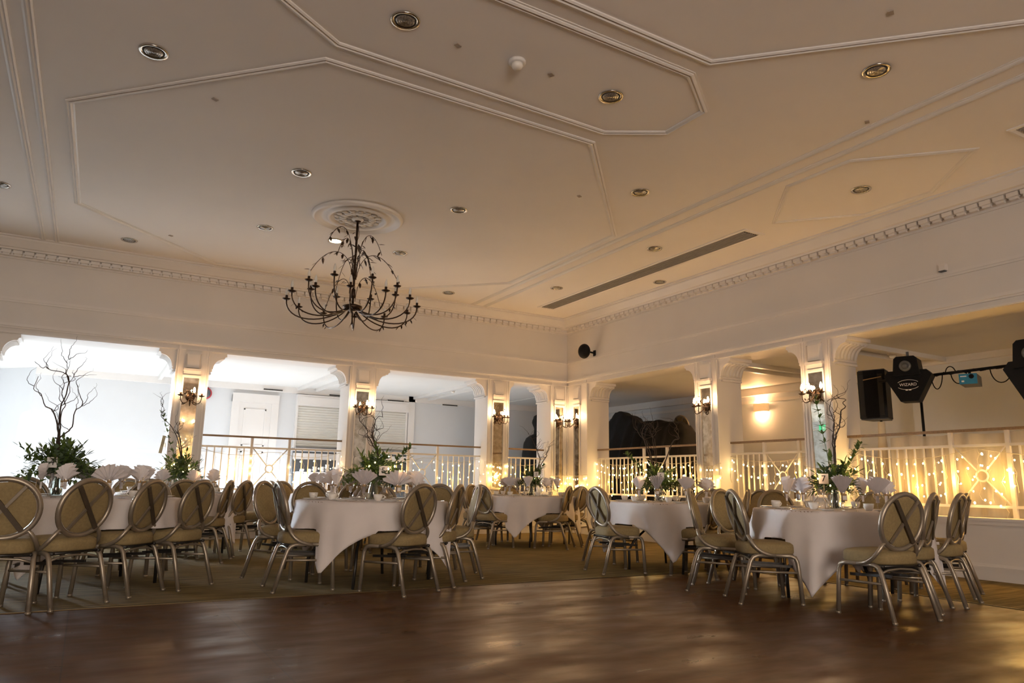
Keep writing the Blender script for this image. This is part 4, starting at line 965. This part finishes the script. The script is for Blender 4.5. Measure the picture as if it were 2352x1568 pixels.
def make_glass():
    t = thing('wine_glass', 'x', 'wine glass', (0, 0, 0), 0, 'wine glasses holding napkins')
    b = MB(); b.shell([(.0, .002), (.034, .002), (.035, .005), (.008, .010), (.005, .02), (.005, .085), (.012, .095), (.030, .115), (.036, .14), (.035, .165), (.031, .185)], 16); b.build('bowl', M_GLASS, t)
    return t
def make_napkin(var):
    t = thing('napkin', 'x', 'napkin', (0, 0, 0), 0, 'fan-folded white napkins')
    rnd = random.Random(var); b = MB(); n = 16; spread = (1.25, .9, .55, .75)[var % 4]; H = (.145, .15, .165, .155)[var % 4]
    vs = []
    for i in range(n+1):
        a = -spread+2*spread*i/n; zz = (.022 if i % 2 else -.022); rr = H*(1+rnd.uniform(-.05, .05)+(.06 if i % 2 else -.04))
        w0 = .010*(a/spread)
        vs.append((w0*1.6, zz*.3, -.075)); vs.append((w0, zz*.35, 0)); vs.append((math.sin(a)*rr*.5+w0, zz*.9, math.cos(a)*rr*.5)); vs.append((math.sin(a)*rr+w0, zz*1.5+rnd.uniform(-.006, .006), math.cos(a)*rr))
    fs = []
    for i in range(n):
        for j in range(3): fs.append((i*4+j, (i+1)*4+j, (i+1)*4+j+1, i*4+j+1))
    b.add(vs, fs)
    if var % 2:
        vs = []
        for i in range(13):
            a = -.6+1.2*i/12; zz = (.014 if i % 2 else -.014)+.03; vs += [(0, zz*.3, -.02), (math.sin(a)*H*.9, zz*1.6, math.cos(a)*H*.9)]
        b.add(vs, [(2*i, 2*i+2, 2*i+3, 2*i+1) for i in range(12)])
    o = b.build('fan', M_NAP, t, recalc=False)
    b = MB(); b.lathe([(.014, -.012), (.017, 0), (.014, .012)], 10); b.build('band', M_KRAFT, t)
    if var in (0, 2):
        b = MB(); b.box((.01, -.034, -.03), (.04, .003, .062)); tg = b.build('tag', M_KRAFT, t)
        b = MB(); b.box((.01, -.0365, -.034), (.032, .002, .036)); b.build('tag_paper', M_CARD, tg)
    return t
def make_cup():
    t = thing('coffee_cup', 'x', 'cup', (0, 0, 0), 0, 'white coffee cups on saucers')
    b = MB(); b.shell([(0, .004), (.024, .004), (.033, .015), (.041, .04), (.044, .066), (.041, .066), (.036, .03), (.02, .012), (0, .012)], 20); b.build('bowl', M_CHINA, t)
    b = MB(); b.tube([(.040, 0, .055), (.058, 0, .056), (.066, 0, .042), (.056, 0, .026), (.036, 0, .022)], .0045, 6); b.build('handle', M_CHINA, t)
    return t
def make_plate():
    b = MB(); b.lathe([(0, 0), (.045, 0), (.05, .004), (.085, .012), (.087, .014), (.05, .008), (0, .006)], 28); o = b.build('side_plate', M_CHINA)
    return tag(o, 'x', 'plate', 'side plates')
def make_cutlery(kind):
    t = thing(kind, 'x', kind, (0, 0, 0), 0, kind+' laid at the places')
    b = MB(); b.bar((0, -.10, .004), (0, .02, .004), .010, .005); b.build('handle', M_SILVER, t)
    b = MB()
    if kind == 'knife': b.prism([(-.007, .02), (.007, .02), (.009, .09), (.002, .12), (-.006, .11)], .002, .005)
    else:
        b.prism([(-.004, .02), (.004, .02), (.011, .05), (-.011, .05)], .003, .006)
        for k in range(4): b.bar((-.009+.006*k, .05, .0045), (-.009+.006*k, .10, .007), .003, .002)
    b.build('blade' if kind == 'knife' else 'tines', M_SILVER, t)
    return t
def make_carafe():
    t = thing('water_carafe', 'x', 'carafe', (0, 0, 0), 0, 'glass water carafes')
    b = MB(); b.shell([(0, .003), (.062, .003), (.07, .02), (.068, .05), (.05, .085), (.032, .105), (.028, .13), (.03, .155), (.042, .18), (.052, .19)], 24); b.build('glass_body', M_GLASS, t)
    return t
PROTO = dict(glass=make_glass(), nap=[make_napkin(k) for k in range(4)], cup=make_cup(), plate=make_plate(), knife=make_cutlery('knife'), fork=make_cutlery('fork'), carafe=make_carafe())
used = set()
def inst(key):
    p = PROTO[key[0]][key[1]] if isinstance(key, tuple) else PROTO[key]
    if key in used: return copy_tree(p)
    used.add(key); return p

def number_card(loc, num, z0, z1, sz, lab):
    t = thing('number_card', lab, 'table number', (loc[0], loc[1], 0), math.atan2(-loc[1], -loc[0])+PI/2, 'table number cards')
    b = MB(); b.tube([(0, .004, z0), (0, .004, z1)], .0022, 5); b.lathe([(0, z0), (.022, z0), (.022, z0+.006), (0, z0+.006)], 14, (0, .004, 0)); b.build('wire_holder', M_CHROME, t)
    b = MB(); b.box((0, 0, z1+sz*.5), (sz, .003, sz*1.1)); b.build('card', M_CARD, t)
    lettering('numeral', num, sz*.95, M_INK, t, (0, -.0024, z1+sz*.5), (PI/2, 0, 0))
    return t

TWIGS = {
 '4': [[(131, 1018), (138, 990), (137, 950), (140, 930), (152, 905), (158, 870), (145, 855), (118, 850), (105, 842), (98, 845), (80, 830)], [(132, 1020), (133, 985), (122, 945), (113, 937), (102, 930), (95, 905), (78, 893), (88, 864)],
       [(134, 1015), (150, 995), (165, 980), (172, 945), (190, 928), (180, 900), (180, 886)], [(139, 960), (150, 930), (143, 905), (147, 880), (142, 865), (155, 850), (153, 830), (160, 825)], [(137, 950), (148, 925), (160, 900), (160, 880), (170, 862), (165, 855)]],
 '5': [[(868, 1043), (858, 1025), (850, 1009), (844, 999), (843, 986), (833, 974), (826, 966), (826, 956)], [(868, 1043), (860, 1015), (856, 997), (861, 976), (862, 963), (852, 955)], [(868, 1040), (857, 1010), (854, 990), (863, 965), (870, 956), (880, 958)], [(864, 1020), (860, 1000), (866, 985), (862, 970)]],
 '7': [[(1918, 1054), (1919, 1004), (1928, 981), (1932, 945), (1942, 935), (1936, 925), (1942, 917), (1915, 914), (1899, 922)], [(1916, 1050), (1912, 1010), (1916, 975), (1905, 940), (1910, 920), (1912, 905)], [(1918, 1040), (1914, 990), (1917, 960), (1914, 945)]],
 '6': [[(1487, 1019), (1478, 1008), (1468, 998), (1465, 990), (1460, 986)], [(1480, 1013), (1475, 998), (1476, 988), (1484, 975), (1496, 974), (1503, 986), (1508, 991), (1520, 984)], [(1543, 1019), (1557, 1009), (1559, 1003), (1554, 993), (1548, 987), (1554, 979), (1548, 970)], [(1500, 1015), (1497, 1000), (1490, 988), (1478, 975)], [(1505, 1017), (1498, 1002), (1488, 990)]],
 '1': [[(1246, 1061), (1256, 1047), (1255, 1042), (1261, 1032), (1262, 1021), (1274, 1010)], [(1240, 1060), (1236, 1045), (1233, 1030), (1226, 1018)], [(1240, 1058), (1234, 1036), (1222, 1008), (1213, 995)]],
 '3': [[(418, 1050), (416, 1025), (412, 1000), (400, 985), (408, 968)], [(416, 1040), (413, 1005), (408, 985), (416, 962)], [(414, 1040), (405, 1000), (390, 975), (370, 955), (377, 940), (373, 930)]]}
def centrepiece(tb, rad, z0, z1, twigs, lab, seed, fairy_n, trail=None, px=0):
    x, y = TB[tb][:2]
    if px: v = RX*px; x, y = x+v.x, y+v.y
    t = thing('centrepiece', lab, 'flower arrangement', (x, y, TZ+.006), 0, 'green foliage centrepieces')
    rnd = random.Random(seed)
    b = MB(); b.shell([(0, .004), (.05, .004), (.055, .02), (.05, .10), (.034, .16), (.036, .2), (.046, .23)], 24); b.build('vase', M_VASE, t)
    b = MB()
    for k in range(9):
        a = rnd.uniform(0, 6.3); b.tube([(.03*math.cos(a), .03*math.sin(a), .01), (.02*math.cos(a+2), .02*math.sin(a+2), .24)], .004, 5)
    b.build('stems', M_MOSS, t)
    bl = MB(); be = MB(); zc = z0-TZ
    def spray(d, L, mb, lw, droop, n):
        p0 = Vector((0, 0, .22)); d = Vector(d).normalized()
        pts = [p0+d*(L*j/8)+Vector((0, 0, -droop*(j/8)**2)) for j in range(9)]; mb.tube(pts, .0028, 4)
        for j in range(n):
            q = .25+.75*j/n; i = q*8; k = min(7, int(i)); p = pts[k].lerp(pts[k+1], i-k)
            side = Vector((rnd.uniform(-1, 1), rnd.uniform(-1, 1), rnd.uniform(-.6, .6))); leafpair(mb, p, d*.45+side, lw[0]*rnd.uniform(.7, 1.25), lw[1]*rnd.uniform(.8, 1.2))
        leafpair(mb, pts[-1], d, lw[0], lw[1])
    ns = int(34*(rad/.33))
    for k in range(ns):
        a = rnd.uniform(0, 2*PI); e = rnd.uniform(-.12, 1.25); L = rad*rnd.uniform(.65, 1.12)*(1 if e < .7 else (z1-TZ-.22)/rad)
        spray((math.cos(a)*math.cos(e), math.sin(a)*math.cos(e), math.sin(e)), L, bl, (.078, .030), .06*(e < .5), 16)
    for k in range(ns//2):
        a = rnd.uniform(0, 2*PI); e = rnd.uniform(.0, 1.3); spray((math.cos(a)*math.cos(e), math.sin(a)*math.cos(e), math.sin(e)), rad*rnd.uniform(.4, .75), be, (.06, .05), .02, 9)
    for k in range(int(210*(rad/.33)**1.2)):
        a = rnd.uniform(0, 2*PI); q = rnd.random()**.5; r = rad*.78*q; hz = .20+(z1-TZ-.2)*(1-q*q)*rnd.uniform(.15, 1.05)-.05*q
        mb = bl if rnd.random() < .72 else be; leafpair(mb, (r*math.cos(a), r*math.sin(a), hz), (math.cos(a)*.7+rnd.uniform(-.8, .8), math.sin(a)*.7+rnd.uniform(-.8, .8), rnd.uniform(-.7, .6)), rnd.uniform(.045, .08), rnd.uniform(.022, .034) if mb is bl else .045)
    if trail:   # long leafy shoots, (sideways toward the picture's right, up)
        for du, dz in trail:
            v = RX*du; pts = bez((0, 0, .2), (v.x*.4, v.y*.4, .2+dz*.35), (v.x*.8, v.y*.8, .2+dz*.8), (v.x, v.y, .2+dz), 12); bl.tube(pts, .003, 4)
            for j in range(3, 12):
                for q in range(5): leafpair(bl, pts[j], (rnd.uniform(-1, 1), rnd.uniform(-1, 1), rnd.uniform(-.2, 1)), .072, .027)
    bl.build('pointed_leaves', M_LEAF, t, recalc=False); be.build('round_leaves', M_EUC, t, recalc=False)
    paths = TWIGS.get(tb, [])
    if paths:
        P0 = Vector((x, y, TZ)); dep = (P0-Vector((0, 0, cam_h))).dot(_f)
        for k, path in enumerate(paths):
            pts = [Vector((rnd.uniform(-.015, .015), rnd.uniform(-.015, .015), .03)), Vector((rnd.uniform(-.01, .01), rnd.uniform(-.01, .01), .22))]; bend = rnd.uniform(-.25, .25)
            for j, (ix, iy) in enumerate(path):
                dd = dep+bend*(j/len(path))**1.5+rnd.uniform(-.01, .01)
                q = Vector((0, 0, cam_h))+_f*dd+RX*((ix-1176)/F_PX*dd)+UX*((784-iy)/F_PX*dd); pts.append(q-Vector((x, y, TZ+.006)))
            sm = []
            for j in range(len(pts)-1):
                p0, p1, p2, p3 = pts[max(j-1, 0)], pts[j], pts[j+1], pts[min(j+2, len(pts)-1)]
                for q in range(4):
                    u = q/4; sm.append(.5*((2*p1)+(p2-p0)*u+(2*p0-5*p1+4*p2-p3)*u*u+(3*p1-p0-3*p2+p3)*u**3)+Vector((rnd.uniform(-.004, .004), rnd.uniform(-.004, .004), 0)))
            sm.append(pts[-1]); w = .0085 if k < 3 else .005
            b = MB(); b.tube(sm, [w*(1-.75*j/len(sm)) for j in range(len(sm))], 6)
            for q in range(5):
                j0 = rnd.randint(len(sm)//3, len(sm)-2); p2 = sm[j0].copy(); c2 = Vector((rnd.uniform(-1, 1), rnd.uniform(-1, 1), .5)); pp = [p2.copy()]
                for j in range(11): c2 += Vector((rnd.uniform(-.8, .8), rnd.uniform(-.8, .8), rnd.uniform(-.3, .6))); c2.normalize(); p2 = p2+c2*.026; pp.append(p2.copy())
                b.tube(pp, [.0034*(1-.07*j) for j in range(len(pp))], 5)
            b.build('twig', M_TWIG, t)
    for k in range(fairy_n):
        a = rnd.uniform(0, 2*PI); r = rnd.uniform(.4, .95)*rad*.8; e = rnd.uniform(.0, 1.0); bulb_at(t, (r*math.cos(a)*math.cos(e), r*math.sin(a)*math.cos(e), .22+r*math.sin(e)), rnd.uniform(.5, .8))
    if fairy_n > 5:
        l = bpy.data.lights.new('leaf_glow', 'POINT'); l.energy = .35; l.color = WARM; l.shadow_soft_size = .05
        for dx in (-.7, .7):
            lo = bpy.data.objects.new('leaf_glow', l); COL.objects.link(lo); lo.parent = t; v = RX*dx*rad; lo.location = (v.x-x/math.hypot(x, y)*rad*.8, v.y-y/math.hypot(x, y)*rad*.8, .30)
    return t


for tb in TB:
    make_table(tb)
    x, y = TB[tb][:2]; rot = {'4': .2, '5': .5, '7': .1, '6': .35, '1': .6, '3': .3, '2': .7}[tb]
    cam_a = math.atan2(-y, -x); items = {'wine_glass': [], 'napkin': [], 'coffee_cup': [], 'side_plate': [], 'knife': [], 'fork': []}
    n = 8; rnd = random.Random(int(tb)+40)
    for k in range(n):
        a = cam_a+rot+2*PI*k/n; ca, sa = math.cos(a), math.sin(a); rz = a+PI/2
        def put(key, r, tng, z, dr=0, nm=None):
            o = inst(key); o.location = (x+r*ca-tng*sa, y+r*sa+tng*ca, z); o.rotation_euler = (0, 0, rz+dr); items[nm].append(o); return o
        put('plate', .60, -.13, TZ+.007, 0, 'side_plate')
        put('knife', .60, .10, TZ+.006, PI, 'knife'); put('fork', .60, -.01, TZ+.006, PI, 'fork')
        c = put('cup', .55, .21, TZ+.007, rnd.uniform(0, 6), 'coffee_cup')
        g = put('glass', .44, .02+rnd.uniform(-.03, .03), TZ+.006, 0, 'wine_glass')
        v = rnd.choice((0, 0, 1, 2, 3)); q = put(('nap', v), .44, 0, TZ+.152, rnd.uniform(-.7, .7), 'napkin'); q.location = (g.location.x, g.location.y, TZ+.152)
    CT = {'wine_glass': 'clear wine glass', 'napkin': 'white fan-folded napkin', 'coffee_cup': 'white coffee cup', 'side_plate': 'white side plate', 'knife': 'silver knife', 'fork': 'silver fork'}
    for kd, os_ in items.items():
        for j, o in enumerate(sorted(os_, key=lambda o: project(*o.location)[0])):
            o['label'] = '%s, %s from left, on %s' % (CT[kd], ORD[j], TDESC[tb]); o['group'] = {'wine_glass': 'wine glasses', 'napkin': 'folded napkins', 'coffee_cup': 'coffee cups', 'side_plate': 'side plates', 'knife': 'knives', 'fork': 'forks'}[kd]+' on '+TDESC[tb]
    for j, (tn_, side) in enumerate(((-.14, 'left'), (.12, 'right'))):
        o = inst('carafe'); v = RX*tn_; o.location = (x-.12*x/math.hypot(x, y)*1.6+v.x, y-.12*y/math.hypot(x, y)*1.6+v.y, TZ+.006)
        o['label'] = '%s one of the two water carafes on %s' % (side, TDESC[tb])

def card_pos(tb, px, back=.22):
    # sideways offset from the table centre, a little towards the camera
    x, y = TB[tb][:2]; v = RX*px; d = math.hypot(x, y); return (x+v.x-x/d*back, y+v.y-y/d*back)
for tb, px, z1, sz in (('4', -.42, 1.055, .085), ('5', .09, 1.04, .085), ('7', -.10, 1.03, .085), ('6', -.135, 1.06, .08), ('1', .08, 1.10, .08), ('2', .34, 1.06, .085)):
    number_card(card_pos(tb, px), tb, TZ+.006, z1, sz, 'small white card numbered %s on %s' % ({'1': 'one', '2': 'two', '4': 'four', '5': 'five', '6': 'six', '7': 'seven'}[tb], TDESC[tb]))
centrepiece('4', .44, 1.06, 1.32, 1.36, 'large leafy centrepiece with tall curly willow twigs on the front left table', 3, 0, None, -.36)
centrepiece('5', .37, 1.05, 1.30, .95, 'bushy green centrepiece with fairy lights and curly twigs on the front middle table', 5, 12, [(.36, .33)])
centrepiece('7', .27, 1.05, 1.28, 1.0, 'leafy centrepiece with a tall leafy shoot and curly twigs on the front right table', 8, 8, [(-.13, .85), (.28, .42)])
centrepiece('6', .27, 1.0, 1.22, .95, 'green centrepiece with curly twigs on the table before the black drapes', 9, 10, [(.45, .05), (-.4, .38)], -.17)
centrepiece('1', .24, 1.05, 1.26, .9, 'small green centrepiece with curly twigs on the far table by the room corner', 12, 4, [(.2, .3)])
centrepiece('3', .36, 1.05, 1.32, .85, 'fairy-lit leafy centrepiece with a long arching shoot before the first pilaster', 14, 14, [(-.34, .85)])
centrepiece('2', .2, 1.0, 1.15, 0, 'small grey green foliage centrepiece on the table behind the front middle one', 15, 3, None, .5)
